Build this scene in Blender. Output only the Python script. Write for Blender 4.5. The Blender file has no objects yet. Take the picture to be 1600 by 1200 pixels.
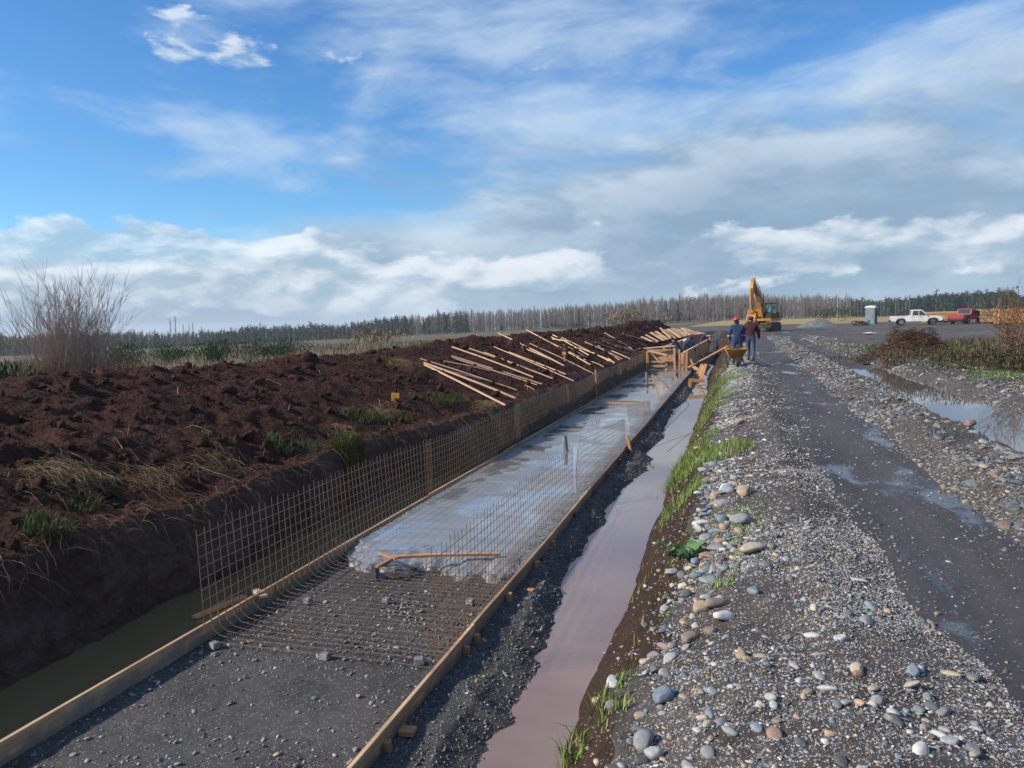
import bpy, bmesh, math, random
import numpy as np
from mathutils import Vector, Matrix
random.seed(7); rng = np.random.default_rng(11)
PI = math.pi
scene = bpy.context.scene
col = scene.collection

# ------------------------------------------------------------------ camera, sky, sun, exposure
F, H = 1190.0, 1.75                      # focal length in 1600-px units, eye height above the ridge
YAW, PITCH, ROLL = map(math.radians, (16.6, 4.6, 1.5))
_f = np.array([-math.sin(YAW)*math.cos(PITCH), math.cos(YAW)*math.cos(PITCH), -math.sin(PITCH)])
_r0 = np.array([math.cos(YAW), math.sin(YAW), 0.0]); _u0 = np.cross(_r0, _f)
_r = _r0*math.cos(ROLL) - _u0*math.sin(ROLL); _u = _u0*math.cos(ROLL) + _r0*math.sin(ROLL)
CAM = np.array([0, 0, H])
cd = bpy.data.cameras.new('camera'); cam = bpy.data.objects.new('camera', cd); col.objects.link(cam)
cd.sensor_width = 36; cd.lens = 36*F/1600; cd.clip_start = 0.05; cd.clip_end = 5000
cam.matrix_world = Matrix(((_r[0], _u[0], -_f[0], 0), (_r[1], _u[1], -_f[1], 0), (_r[2], _u[2], -_f[2], H), (0, 0, 0, 1)))
scene.camera = cam

SUN_EL = math.radians(33); SUN_AZ = math.atan2(-0.80, -0.45)      # azimuth measured from +Y towards +X
sdir = Vector((math.sin(SUN_AZ)*math.cos(SUN_EL), math.cos(SUN_AZ)*math.cos(SUN_EL), math.sin(SUN_EL)))
sl = bpy.data.lights.new('sun', 'SUN'); sun = bpy.data.objects.new('sun', sl); col.objects.link(sun)
sl.energy = 4.6; sl.angle = math.radians(3); sl.color = (1.0, 0.90, 0.77)
sun.rotation_euler = (-sdir).to_track_quat('-Z', 'Y').to_euler(); sun.location = (-40, -20, 40)

class NT:
    """tiny node-tree writer"""
    def __init__(s, tree): s.t = tree; s.n = tree.nodes; s.l = tree.links
    def new(s, typ, ins=None, **kw):
        n = s.n.new(typ)
        for k, v in kw.items(): setattr(n, k, v)
        for k, v in (ins or {}).items(): s.set(n, k, v)
        return n
    def set(s, n, k, v):
        if isinstance(v, bpy.types.NodeSocket): s.l.new(v, n.inputs[k])
        else: n.inputs[k].default_value = v
    def math(s, op, a, b=None, c=None, clamp=False):
        n = s.n.new('ShaderNodeMath'); n.operation = op; n.use_clamp = clamp
        s.set(n, 0, a)
        if b is not None: s.set(n, 1, b)
        if c is not None: s.set(n, 2, c)
        return n.outputs[0]
    def vmath(s, op, a, b=None):
        n = s.n.new('ShaderNodeVectorMath'); n.operation = op; s.set(n, 0, a)
        if b is not None: s.set(n, 1, b)
        return n.outputs[0]
    def mix(s, fac, a, b, blend='MIX'):
        n = s.n.new('ShaderNodeMix'); n.data_type = 'RGBA'; n.blend_type = blend; n.clamp_factor = True
        s.set(n, 0, fac); s.set(n, 6, a); s.set(n, 7, b); return n.outputs[2]
    def step(s, v, a, b, lo=0.0, hi=1.0):
        n = s.n.new('ShaderNodeMapRange'); n.interpolation_type = 'SMOOTHSTEP'
        s.set(n, 0, v); n.inputs[1].default_value = a; n.inputs[2].default_value = b
        n.inputs[3].default_value = lo; n.inputs[4].default_value = hi; return n.outputs[0]
    def noise(s, vec, scale, detail=4, rough=0.55, dist=0.0, lac=2.0):
        n = s.new('ShaderNodeTexNoise', {'Scale': scale, 'Detail': detail, 'Roughness': rough, 'Distortion': dist, 'Lacunarity': lac})
        if vec is not None: s.l.new(vec, n.inputs['Vector'])
        return n.outputs['Fac']
    def ramp(s, v, stops):
        n = s.n.new('ShaderNodeValToRGB'); s.l.new(v, n.inputs[0]); e = n.color_ramp.elements
        while len(e) < len(stops): e.new(0.5)
        for i, (p, c) in enumerate(stops): e[i].position = p; e[i].color = (*c, 1)
        return n.outputs[0]

W = bpy.data.worlds.new('World'); scene.world = W; W.use_nodes = True
w = NT(W.node_tree); w.n.clear()
sky = w.new('ShaderNodeTexSky', sky_type='NISHITA', sun_disc=False, sun_elevation=SUN_EL, sun_rotation=SUN_AZ % (2*PI),
            air_density=1.0, dust_density=0.3, ozone_density=1.0, altitude=180)
tc = w.new('ShaderNodeTexCoord'); D = tc.outputs['Generated']
sep = w.new('ShaderNodeSeparateXYZ', {0: D}); dx, dy, dz = sep.outputs
el = w.math('ARCSINE', dz); az = w.math('ARCTAN2', dx, dy)            # radians; the picture spans az -0.88 .. 0.30, el -0.1 .. 0.46
skyc = w.mix(1.0, w.new('ShaderNodeHueSaturation', {'Saturation': 1.2, 'Value': 1.0, 'Color': sky.outputs[0]}).outputs[0], (.62, .97, 1.26, 1), 'MULTIPLY')
q0 = w.vmath('ADD', D, (4.2, 1.3, 0.7))
q1 = w.vmath('MULTIPLY', q0, (1.0, 1.0, 2.6)); q2 = w.vmath('MULTIPLY', q0, (1.0, 1.0, 2.3))
warp = w.new('ShaderNodeTexNoise', {'Vector': q1, 'Scale': 2.6, 'Detail': 3.0})
wc = w.vmath('SUBTRACT', warp.outputs['Color'], (.5, .5, .5))
q1w = w.vmath('ADD', q1, w.vmath('MULTIPLY', wc, (.15, .15, .15)))
# grey deck that thickens to the right and towards the horizon, broken by blue on the left
nA = w.noise(q1w, 2.3, 10, 0.58)
low = w.step(el, 0.07, 0.30, 0.27, -0.06)
gap = w.math('MULTIPLY', w.step(w.math('ABSOLUTE', w.math('SUBTRACT', el, 0.125)), 0.015, 0.075, 1.0, 0.0), w.step(az, -0.66, -0.42, -0.34, 0.0))
right = w.step(az, -0.50, 0.05, -0.03, 0.06)
sumA = w.math('ADD', w.math('ADD', nA, low), w.math('ADD', gap, right))
covA = w.step(sumA, 0.47, 0.68)
# thin high veil
nB = w.noise(w.vmath('MULTIPLY', q1w, (0.9, 1.1, 1.2)), 2.7, 9, 0.58, 0.1)
covB = w.math('MULTIPLY', w.step(nB, 0.45, 0.68), 0.66)
# heaped cumulus in the band over the horizon
q2w = w.vmath('ADD', q2, w.vmath('MULTIPLY', wc, (.10, .10, .10)))
nC = w.noise(q2w, 7.0, 10, 0.57)
n0 = w.noise(q2, 2.8, 2, 0.5)
band = w.step(w.math('ABSOLUTE', w.math('SUBTRACT', el, 0.075)), 0.0, 0.10, 0.16, -0.24)
sumC = w.math('ADD', w.math('ADD', nC, band), w.math('MULTIPLY', w.math('SUBTRACT', n0, .5), .55))
sumC = w.math('ADD', sumC, w.step(az, -0.30, 0.05, 0.02, -0.05))
covC = w.step(sumC, 0.475, 0.55)
# light and shade of the clouds: the same noise sampled a little towards the sun
off = tuple(v for v in (0.04*sdir.x, 0.04*sdir.y, 0.075))
nA2 = w.noise(w.vmath('ADD', q1w, off), 2.3, 10, 0.58)
litA = w.step(w.math('SUBTRACT', nA, nA2), -0.09, 0.12)
off2 = tuple(v for v in (0.012*sdir.x, 0.012*sdir.y, 0.034))
nC2 = w.noise(w.vmath('ADD', q2w, off2), 7.0, 10, 0.57)
litC = w.step(w.math('SUBTRACT', nC, nC2), -0.10, 0.16)
thick = w.step(sumA, 0.60, 0.95)
cA = w.mix(litA, (2.2, 3.15, 4.25, 1), (4.9, 5.8, 6.7, 1))
cA = w.mix(w.math('MULTIPLY', thick, 0.70), cA, (1.85, 2.75, 3.85, 1))
cC = w.mix(litC, (3.0, 4.1, 5.2, 1), (7.6, 7.9, 8.2, 1))
c = w.mix(covB, skyc, (5.0, 6.0, 7.0, 1))
c = w.mix(w.math('MULTIPLY', covA, 0.94), c, cA)
c = w.mix(w.math('MULTIPLY', covC, 0.70), c, cC)
hz = w.step(el, 0.0, 0.06, 0.45, 0.0)
c = w.mix(hz, c, (2.9, 4.2, 5.6, 1))
bg = w.new('ShaderNodeBackground', {'Color': c, 'Strength': 0.095})
w.l.new(bg.outputs[0], w.new('ShaderNodeOutputWorld').inputs[0])

vs = scene.view_settings; vs.view_transform = 'Standard'; vs.look = 'None'; vs.exposure = 0.48; vs.gamma = 1.0; vs.use_curve_mapping = False
scene.cycles.max_bounces = 6; scene.cycles.diffuse_bounces = 3; scene.cycles.glossy_bounces = 3; scene.cycles.transparent_max_bounces = 6
scene.cycles.use_denoising = True

# ------------------------------------------------------------------ helpers
def tag(o, label=None, cat=None, group=None, kind=None):
    if label: o['label'] = label
    if cat: o['category'] = cat
    if group: o['group'] = group
    if kind: o['kind'] = kind
    return o
def empty(name, loc=(0, 0, 0), rz=0.0, label=None, cat=None, group=None):
    o = bpy.data.objects.new(name, None); col.objects.link(o); o.location = loc; o.rotation_euler = (0, 0, rz)
    return tag(o, label, cat, group)
def link(name, me, parent=None, mat=None):
    o = bpy.data.objects.new(name, me); col.objects.link(o)
    if mat is not None and not me.materials: me.materials.append(mat)
    if parent is not None: o.parent = parent
    return o
def np_mesh(name, V, Fq, mat=None, smooth=False, color=None, attrs=None, matidx=None):
    """V (n,3); Fq (m,3) or (m,4)"""
    V = np.ascontiguousarray(V, np.float32); Fq = np.ascontiguousarray(Fq, np.int32)
    me = bpy.data.meshes.new(name); k = Fq.shape[1]; m = len(Fq)
    me.vertices.add(len(V)); me.vertices.foreach_set('co', V.ravel())
    me.loops.add(m*k); me.loops.foreach_set('vertex_index', Fq.ravel())
    me.polygons.add(m); me.polygons.foreach_set('loop_start', np.arange(0, m*k, k, dtype=np.int32))
    if smooth: me.polygons.foreach_set('use_smooth', np.ones(m, bool))
    if matidx is not None: me.polygons.foreach_set('material_index', np.ascontiguousarray(matidx, np.int32))
    if color is not None:
        a = me.color_attributes.new('tint', 'FLOAT_COLOR', 'POINT')
        c4 = np.ones((len(V), 4), np.float32); c4[:, :3] = color; a.data.foreach_set('color', c4.ravel())
    for kx, v in (attrs or {}).items():
        a = me.attributes.new(kx, 'FLOAT', 'POINT'); a.data.foreach_set('value', np.ascontiguousarray(v, np.float32))
    me.update(calc_edges=True); me.validate()
    if mat is not None:
        for q in (mat if isinstance(mat, (list, tuple)) else [mat]): me.materials.append(q)
    return me
class MB:
    """collects simple solids; build() links them as one mesh object"""
    def __init__(s): s.v = []; s.f = []; s.m = []
    def add(s, vs, fs, mi=0):
        o = len(s.v); s.v += [tuple(p) for p in vs]; s.f += [tuple(i+o for i in f) for f in fs]; s.m += [mi]*len(fs); return s
    def box(s, c, d, M=None, mi=0, taper=1.0):
        x, y, z = (q/2 for q in d); P = []
        for sz in (-1, 1):
            t = 1.0 if sz < 0 else taper
            for sx, sy in ((-1, -1), (1, -1), (1, 1), (-1, 1)): P.append(Vector((sx*x*t, sy*y*t, sz*z)))
        P = [(M @ p if M is not None else p) + Vector(c) for p in P]
        return s.add(P, [(3, 2, 1, 0), (4, 5, 6, 7), (0, 1, 5, 4), (1, 2, 6, 5), (2, 3, 7, 6), (3, 0, 4, 7)], mi)
    def prism(s, pts, ax, a, b, mi=0):
        """2-D outline pts extruded along axis ax ('x','y','z') from a to b"""
        def P(p, t): return {'x': (t, p[0], p[1]), 'y': (p[0], t, p[1]), 'z': (p[0], p[1], t)}[ax]
        n = len(pts); V = [P(p, a) for p in pts] + [P(p, b) for p in pts]
        fs = [tuple(range(n))[::-1], tuple(range(n, 2*n))] + [(i, (i+1) % n, n+(i+1) % n, n+i) for i in range(n)]
        return s.add(V, fs, mi)
    def tube(s, pts, r, n=6, mi=0, cap=True):
        pts = [Vector(p) for p in pts]; k = len(pts); rr = r if hasattr(r, '__len__') else [r]*k
        V = []
        for i, p in enumerate(pts):
            t = (pts[min(i+1, k-1)] - pts[max(i-1, 0)]).normalized()
            a = t.orthogonal().normalized() if i == 0 else (a - t*a.dot(t)).normalized()
            b = t.cross(a)
            for j in range(n):
                th = 2*PI*j/n; V.append(p + (a*math.cos(th) + b*math.sin(th))*rr[i])
        fs = [(i*n+j, i*n+(j+1) % n, (i+1)*n+(j+1) % n, (i+1)*n+j) for i in range(k-1) for j in range(n)]
        if cap: fs += [tuple(range(n))[::-1], tuple(range((k-1)*n, k*n))]
        return s.add(V, fs, mi)
    def disc(s, c, ax, r, h, n=20, mi=0):
        d = {'x': Vector((1, 0, 0)), 'y': Vector((0, 1, 0)), 'z': Vector((0, 0, 1))}[ax]
        return s.tube([Vector(c)-d*h/2, Vector(c)+d*h/2], r, n, mi)
    def mesh(s, name, mat=None, smooth=False, bevel=0.0):
        me = bpy.data.meshes.new(name); me.from_pydata(s.v, [], s.f)
        for q in (mat if isinstance(mat, (list, tuple)) else [mat]):
            if q is not None: me.materials.append(q)
        me.polygons.foreach_set('material_index', np.array(s.m, np.int32))
        bm = bmesh.new(); bm.from_mesh(me)
        bmesh.ops.recalc_face_normals(bm, faces=bm.faces)
        if bevel > 0: bmesh.ops.bevel(bm, geom=[e for e in bm.edges if e.calc_face_angle(0) > 0.5], offset=bevel, segments=1, affect='EDGES', clamp_overlap=True)
        if smooth:
            for f in bm.faces: f.smooth = True
            for e in bm.edges: e.smooth = e.calc_face_angle(0) < 0.7
        bm.to_mesh(me); bm.free(); return me
    def build(s, name, mat=None, parent=None, smooth=False, bevel=0.0):
        return link(name, s.mesh(name, mat, smooth, bevel), parent)

# lattice noise in numpy
def _hash(i, j, s):
    h = (i.astype(np.int64)*374761393 + j.astype(np.int64)*668265263 + s*1274126177) & 0xffffffff
    h = ((h ^ (h >> 13))*1103515245) & 0xffffffff; h = ((h ^ (h >> 15))*2246822519) & 0xffffffff
    return ((h ^ (h >> 16)) & 0xffffff)/float(0xffffff)
def vnoise(x, y, s=0):
    x = np.asarray(x, float); y = np.asarray(y, float); i = np.floor(x); j = np.floor(y); u = x-i; v = y-j
    u = u*u*(3-2*u); v = v*v*(3-2*v)
    a, b, c_, d = _hash(i, j, s), _hash(i+1, j, s), _hash(i, j+1, s), _hash(i+1, j+1, s)
    return (a*(1-u)+b*u)*(1-v) + (c_*(1-u)+d*u)*v - 0.5
def fbm(x, y, oct=4, gain=0.5, s=0):
    t = 0; a = 1.0
    for o in range(oct):
        t = t + a*vnoise(x*1.0 + 17.3*o, y*1.0 - 9.1*o, s+o); x = (x*0.8 - y*0.6)*2.03; y = (y*0.8 + x*0.3)*2.03 if False else y*2.03; a *= gain
    return t
def billow(x, y, oct=3, s=0):
    t = 0; a = 1.0
    for o in range(oct): t = t + a*(1 - 2*np.abs(vnoise(x, y, s+7*o))*2)*0.5; x = x*2.1 + 3.7; y = y*2.1 - 1.9; a *= 0.5
    return t
def wig(Y, amp, f, s): return amp*2*(vnoise(np.asarray(Y, float)*f, np.full_like(np.asarray(Y, float), 3.3), s) + 0.5*vnoise(np.asarray(Y, float)*f*3.1, np.full_like(np.asarray(Y, float), 8.3), s+1))

def ray(px, py): return _f + _r*(px-800)/F - _u*(py-600)/F
def onz(px, py, z): d = ray(px, py); return CAM + d*((z-H)/d[2])
def onY(px, py, y): d = ray(px, py); return CAM + d*(y/d[1])

# ------------------------------------------------------------------ the lie of the land: cross-sections along the canal (Y runs along it, X across)
I = np.interp
def yard(Y): return I(Y, [0, 40, 70, 110, 200, 420], [0, 0.02, 0.24, 0.34, 0.15, -0.1])
def field_left(X, Y): return yard(Y)*I(X, [-30, -10], [0, 1]) - 0.28 - 0.0235*np.maximum(0, -np.asarray(X, float)-16)
def ctrl(Y):
    Y = np.asarray(Y, float); m = I(Y, [46, 74], [1, 0]); e = I(Y, [62, 69], [0, 1]); yd = yard(Y)
    crX = I(Y, [0, 20, 40, 65], [-9.6, -9.4, -8.0, -6.6]) + wig(Y, .35, .21, 40)
    crZ = I(Y, [0, 5, 9, 12, 16, 20, 24, 37, 50, 60, 67, 72, 76], [.85, 1.0, 1.16, 1.08, 1.08, 1.08, 1.27, 1.27, 1.36, 1.55, 1.62, 1.1, .3]) + wig(Y, .055, .55, 41)
    edX = I(Y, [0, 5, 11, 14, 17, 30], [-5.9, -5.92, -5.88, -5.3, -4.98, -4.92]) + wig(Y, .10, .8, 42) + wig(Y, .05, 3.3, 58)
    edZ = I(Y, [0, 11, 16, 30], [-.16, -.14, -.08, -.03]) + wig(Y, .05, 1.1, 43)
    ftX = np.minimum(edX + .42 + wig(Y, .07, .9, 44), -4.66)
    dL = I(Y, [0, 4.7, 5.5, 6.3, 8.2, 9.3, 9.8, 10.4, 11.3, 12.8, 13.4, 14.4, 15.7, 16.0, 17, 18.8, 19.9, 24.8, 27, 34], [-1.45, -1.55, -1.5, -1.54, -1.86, -1.80, -1.90, -1.76, -1.93, -1.82, -1.77, -1.60, -1.68, -1.95, -1.85, -1.63, -1.81, -1.95, -1.68, -1.72]) + wig(Y, .035, 1.7, 45) + wig(Y, .035, 5., 57)
    dR = -1.10 + I(Y, [0, 30, 36], [0, -.03, -.3]) + wig(Y, .07, .9, 46)
    bkX = I(Y, [0, 4, 5, 6.5, 9, 17, 30], [-.80, -.78, -.68, -.66, -.72, -.70, -.72]) + wig(Y, .08, .8, 47)
    rdL = I(Y, [0, 3.7, 5, 7.4, 40], [1.38, 1.28, 1.08, .92, .92]) + wig(Y, .10, .6, 48)
    rdR = I(Y, [0, 40], [2.02, 2.12]) + wig(Y, .10, .5, 49)
    puL = 3.42 + wig(Y, .14, .5, 50); puR = I(Y, [0, 22, 40], [4.72, 4.62, 4.4]) + wig(Y, .14, .4, 51)
    r3 = I(Y, [0, 20, 31, 40], [6.5, 6.35, 5.1, 4.9]) + wig(Y, .2, .4, 52)
    c_ = lambda z: yd + (np.asarray(z)+0*Y)*m
    deep = lambda z: (z+0*Y)*(1-e) + yd*e
    fl = field_left(crX-3.6, Y)
    X = [crX-3.6, crX-1.0, crX, (crX+edX)/2, edX-.35, edX, edX+.10, ftX, -4.58+0*Y,
         -2.19+0*Y, (-2.19+dL)/2, dL, (dL+dR)/2, dR, dR+.10, bkX, bkX+.26+wig(Y, .07, 2.3, 59), 0.0*Y, .55+0*Y, rdL,
         (rdL+rdR)/2, rdR, rdR+.42, rdR+1.0, puL, (puL+puR)/2, puR, puR+.45, r3, r3+1.2, r3+4, r3+14]
    Z = [fl, crZ-.12, crZ, crZ*.50+edZ*.50+.10, edZ+.06, edZ, edZ-.14, deep(-1.22), deep(-1.25),
         deep(-.97), deep(-.99), deep(-1.14), deep(-1.45), deep(-1.18), deep(-.93), c_(-.42), c_(-.16), c_(-.02), c_(0.03), c_(-.06),
         c_(-.085), c_(-.055), c_(.12), c_(.10), c_(-.085), c_(-.12), c_(-.075), c_(.14), c_(.10), c_(.02), c_(.02), c_(0.0)]
    #     amplitude of coarse lumps
    A = [.05, .12, .13, .12, .10, .06, .03, .03, .02, .03, .06, .03, .03, .03, .05, .06, .06, .06, .05, .03, .012, .03, .08, .08, .03, .02, .03, .09, .10, .08, .10, .15]
    return np.array([x+0*Y for x in X]), np.array([z+0*Y for z in Z]), A
NC = 32
def ground(X, Y):
    """height of the ground, vectorised"""
    X = np.asarray(X, float); Y = np.asarray(Y, float); X, Y = np.broadcast_arrays(X, Y)
    cx, cz, A = ctrl(Y); z = np.where(X < cx[0], field_left(X, Y), cz[-1]); a = np.where(X < cx[0], .05, .12)
    for i in range(NC-1):
        m = (X >= cx[i]) & (X <= cx[i+1])
        t = np.clip((X-cx[i])/np.maximum(cx[i+1]-cx[i], 1e-6), 0, 1)
        if i >= 15: t = 0.5*t + 0.5*t*t*(3-2*t)
        z = np.where(m, cz[i] + (cz[i+1]-cz[i])*t, z); a = np.where(m, A[i] + (A[i+1]-A[i])*t, a)
    crumb = np.where(X < cx[6], 1.0, .55)
    return z + a*(fbm(X*1.6, Y*1.6, 4, .6, 3) + .50*billow(X*3.1, Y*3.1, 3, 9) - .25 + crumb*(.42*fbm(X*7.3, Y*7.3, 3, .65, 13) + .30*billow(X*11, Y*11, 2, 15) - .12))
def gz(x, y): return float(ground(np.array([x]), np.array([y]))[0])
def hit(px, py, tmax=160):
    d = ray(px, py); t = np.concatenate([np.arange(2, 30, .04), np.arange(30, tmax, .15)])
    P = CAM + d*t[:, None]; b = P[:, 2] < ground(P[:, 0], P[:, 1]); k = int(np.argmax(b)) if b.any() else len(t)-1
    return P[k]
# ------------------------------------------------------------------ materials
MATS = {}
def mat(name, fn):
    m = bpy.data.materials.new(name); m.use_nodes = True; t = NT(m.node_tree); t.n.clear()
    b = t.new('ShaderNodeBsdfPrincipled'); o = t.new('ShaderNodeOutputMaterial'); t.l.new(b.outputs[0], o.inputs[0])
    fn(t, b); MATS[name] = m; return m
def geo(t): return t.new('ShaderNodeNewGeometry').outputs['Position']
def objc(t): return t.new('ShaderNodeTexCoord').outputs['Object']
def bump(t, b, h, strength, dist):
    n = t.new('ShaderNodeBump', {'Height': h, 'Strength': strength, 'Distance': dist}); t.l.new(n.outputs[0], b.inputs['Normal'])
def plain(name, c, rough=.6, metal=0.0, var=.12, scale=8.0, bmp=0.0):
    def fn(t, b):
        p = objc(t); n = t.noise(p, scale, 5, .6)
        k = t.step(n, .3, .7, 1-var*2.2, 1+var)
        rgb = t.new('ShaderNodeRGB'); rgb.outputs[0].default_value = (*c, 1)
        t.set(b, 'Base Color', t.mix(1.0, rgb.outputs[0], t.new('ShaderNodeCombineColor', {0: k, 1: k, 2: k}).outputs[0], 'MULTIPLY'))
        t.set(b, 'Roughness', t.step(n, .2, .8, max(rough-.1, .02), min(rough+.1, 1))); t.set(b, 'Metallic', metal)
        if bmp: bump(t, b, n, bmp, .01)
    return mat(name, fn)
def soil_fn(dark, mid, lite, rough=.95, gscale=1.0, wetlo=None):
    def fn(t, b):
        p = geo(t); n1 = t.noise(p, 1.1, 5, .6); n2 = t.noise(p, 9*gscale, 6, .68); n3 = t.noise(p, 60*gscale, 4, .7)
        vo = t.new('ShaderNodeTexVoronoi', {'Vector': t.vmath('ADD', p, t.vmath('MULTIPLY', t.new('ShaderNodeTexNoise', {'Vector': p, 'Scale': 22.0}).outputs['Color'], (.05, .05, .05))), 'Scale': 19*gscale}).outputs['Distance']
        v = t.math('ADD', t.math('MULTIPLY', n1, .45), t.math('ADD', t.math('MULTIPLY', n2, .35), t.math('MULTIPLY', n3, .25)))
        t.set(b, 'Base Color', t.ramp(v, [(.36, dark), (.52, mid), (.68, lite)]))
        t.set(b, 'Roughness', rough); t.set(b, 'Specular IOR Level', .25)
        bump(t, b, t.math('SUBTRACT', t.math('ADD', t.math('MULTIPLY', n2, .9), t.math('MULTIPLY', n3, .35)), t.math('MULTIPLY', vo, .55)), 1.0, .085)
    return fn
mat('soil', soil_fn((.012, .0045, .0035), (.041, .014, .009), (.082, .033, .020)))
mat('clod', soil_fn((.015, .0055, .004), (.050, .0175, .011), (.090, .038, .024)))
mat('wall_soil', soil_fn((.026, .014, .011), (.066, .040, .032), (.13, .092, .076), .65))
mat('bank_soil', soil_fn((.020, .011, .007), (.052, .028, .018), (.090, .054, .036), .9))
mat('verge', soil_fn((.030, .022, .014), (.055, .050, .026), (.075, .080, .032), .95, .6))
def gravel_fn(dark, mid, lite, speck, rough=.75, sp_scale=55, thr=.52):
    def fn(t, b):
        p = geo(t); n1 = t.noise(p, 1.3, 4, .6); n2 = t.noise(p, 26, 5, .65)
        vo = t.new('ShaderNodeTexVoronoi', {'Vector': p, 'Scale': sp_scale, 'Randomness': 1.0}); vd = vo.outputs['Distance']; vc = vo.outputs['Color']
        base = t.ramp(t.math('ADD', t.math('MULTIPLY', n1, .55), t.math('MULTIPLY', n2, .45)), [(.34, dark), (.5, mid), (.68, lite)])
        s = t.new('ShaderNodeSeparateColor', {0: vc}).outputs
        pick = t.math('MULTIPLY', t.step(s[0], thr, thr+.08), t.step(vd, .30, .44, 1, 0))
        sc = t.mix(s[1], (*[q*.55 for q in speck], 1), (*speck, 1))
        t.set(b, 'Base Color', t.mix(pick, base, sc)); t.set(b, 'Roughness', rough); t.set(b, 'Specular IOR Level', .4)
        bump(t, b, t.math('ADD', t.math('MULTIPLY', n2, .5), t.math('MULTIPLY', pick, .6)), .8, .015)
    return fn
mat('gravel', gravel_fn((.024, .022, .021), (.053, .049, .046), (.080, .074, .069), (.22, .21, .205), .8, 55, .60))
mat('ridge', gravel_fn((.026, .020, .016), (.058, .048, .041), (.090, .078, .067), (.27, .26, .245), .85, 48, .54))
def road_fn(t, b):
    p = geo(t); st = t.vmath('MULTIPLY', p, (2.2, .35, 1)); n1 = t.noise(st, 1.0, 5, .6); n2 = t.noise(p, 34, 5, .7)
    wet = t.noise(t.vmath('ADD', t.vmath('MULTIPLY', p, (1.3, .42, 1)), (3.1, 1.7, 0)), 1.0, 4, .55)
    vo = t.new('ShaderNodeTexVoronoi', {'Vector': p, 'Scale': 45.0}); s = t.new('ShaderNodeSeparateColor', {0: vo.outputs['Color']}).outputs
    pick = t.math('MULTIPLY', t.step(s[0], .86, .9), t.step(vo.outputs['Distance'], .25, .4, 1, 0))
    base = t.ramp(t.math('ADD', t.math('MULTIPLY', n1, .6), t.math('MULTIPLY', n2, .4)), [(.35, (.026, .022, .022)), (.5, (.048, .041, .041)), (.66, (.072, .061, .058))])
    t.set(b, 'Base Color', t.mix(pick, base, (.2, .19, .18, 1)))
    wp = t.step(t.math('ADD', wet, t.math('MULTIPLY', t.math('SUBTRACT', n2, .5), .10)), .53, .66)
    t.set(b, 'Roughness', t.step(wp, 0, 1, .78, .16)); t.set(b, 'Specular IOR Level', .5)
    bump(t, b, t.math('ADD', t.math('MULTIPLY', n2, t.step(wp, 0, 1, .55, .06)), t.math('MULTIPLY', n1, .35)), .75, .018)
mat('road', road_fn)
def yard_fn(t, b):
    p = geo(t); n = t.noise(p, .22, 6, .62); n2 = t.noise(t.vmath('MULTIPLY', p, (1.6, .3, 1)), .8, 6, .68); n3 = t.noise(p, 6.0, 4, .7)
    cc = t.ramp(t.math('ADD', t.math('MULTIPLY', n, .55), t.math('MULTIPLY', n2, .45)), [(.36, (.026, .023, .022)), (.47, (.052, .043, .035)), (.56, (.085, .068, .048)), (.66, (.070, .072, .034))])
    t.set(b, 'Base Color', t.mix(t.step(n3, .45, .62, 0, .5), cc, (.11, .09, .065, 1))); t.set(b, 'Roughness', t.step(n2, .42, .58, .5, .9)); bump(t, b, t.math('ADD', n2, t.math('MULTIPLY', n3, .4)), .9, .12)
mat('yard', yard_fn)
def far_fn(a, b_, c_):
    def fn(t, b):
        p = geo(t); n = t.noise(t.vmath('MULTIPLY', p, (.02, .05, 1)), 1.0, 6, .65); n2 = t.noise(p, .9, 5, .7)
        t.set(b, 'Base Color', t.ramp(t.math('ADD', t.math('MULTIPLY', n, .6), t.math('MULTIPLY', n2, .4)), [(.38, a), (.5, b_), (.62, c_)])); t.set(b, 'Roughness', .95)
        t.set(b, 'Specular IOR Level', .15); bump(t, b, n2, .8, .2)
    return fn
mat('field_dry', far_fn((.070, .062, .036), (.115, .098, .060), (.15, .125, .080)))
mat('field_gold', far_fn((.20, .15, .065), (.32, .235, .105), (.25, .24, .09)))
def water_fn(c, rough=.015, rip=.02):
    def fn(t, b):
        p = geo(t); n = t.noise(p, .9, 3, .5)
        t.set(b, 'Base Color', t.mix(n, (*[q*.9 for q in c], 1), (*[q*1.1 for q in c], 1)))
        t.set(b, 'Roughness', rough); t.set(b, 'IOR', 1.9)
        bump(t, b, t.noise(p, 5.0, 3, .5), rip, .02)
    return fn
mat('ditch_water', water_fn((.225, .15, .112), .01, 0.0)); mat('trench_water', water_fn((.15, .11, .055), .03, .03)); mat('puddle', water_fn((.11, .10, .095), .01, .02))
def wood_fn(a, b_, dirt=.35):
    def fn(t, b):
        p = objc(t); oi = t.new('ShaderNodeObjectInfo').outputs['Random']
        pv = t.vmath('ADD', p, t.new('ShaderNodeCombineXYZ', {0: t.math('MULTIPLY', oi, 37.0), 1: t.math('MULTIPLY', oi, 11.0), 2: 0.0}).outputs[0])
        g = t.noise(t.vmath('MULTIPLY', pv, (1.1, 26, 26)), 1.6, 5, .6, .4); d = t.noise(pv, 3.0, 5, .65)
        cc = t.mix(t.step(g, .32, .68), (*a, 1), (*b_, 1))
        k = t.math('ADD', .72, t.math('MULTIPLY', oi, .5)); cc = t.mix(1.0, cc, t.new('ShaderNodeCombineColor', {0: k, 1: k, 2: k}).outputs[0], 'MULTIPLY')
        cc = t.mix(t.step(d, .52, .72, 0, dirt), cc, (.075, .05, .035, 1))
        t.set(b, 'Base Color', cc); t.set(b, 'Roughness', .75); bump(t, b, g, .3, .004)
    return fn
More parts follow.
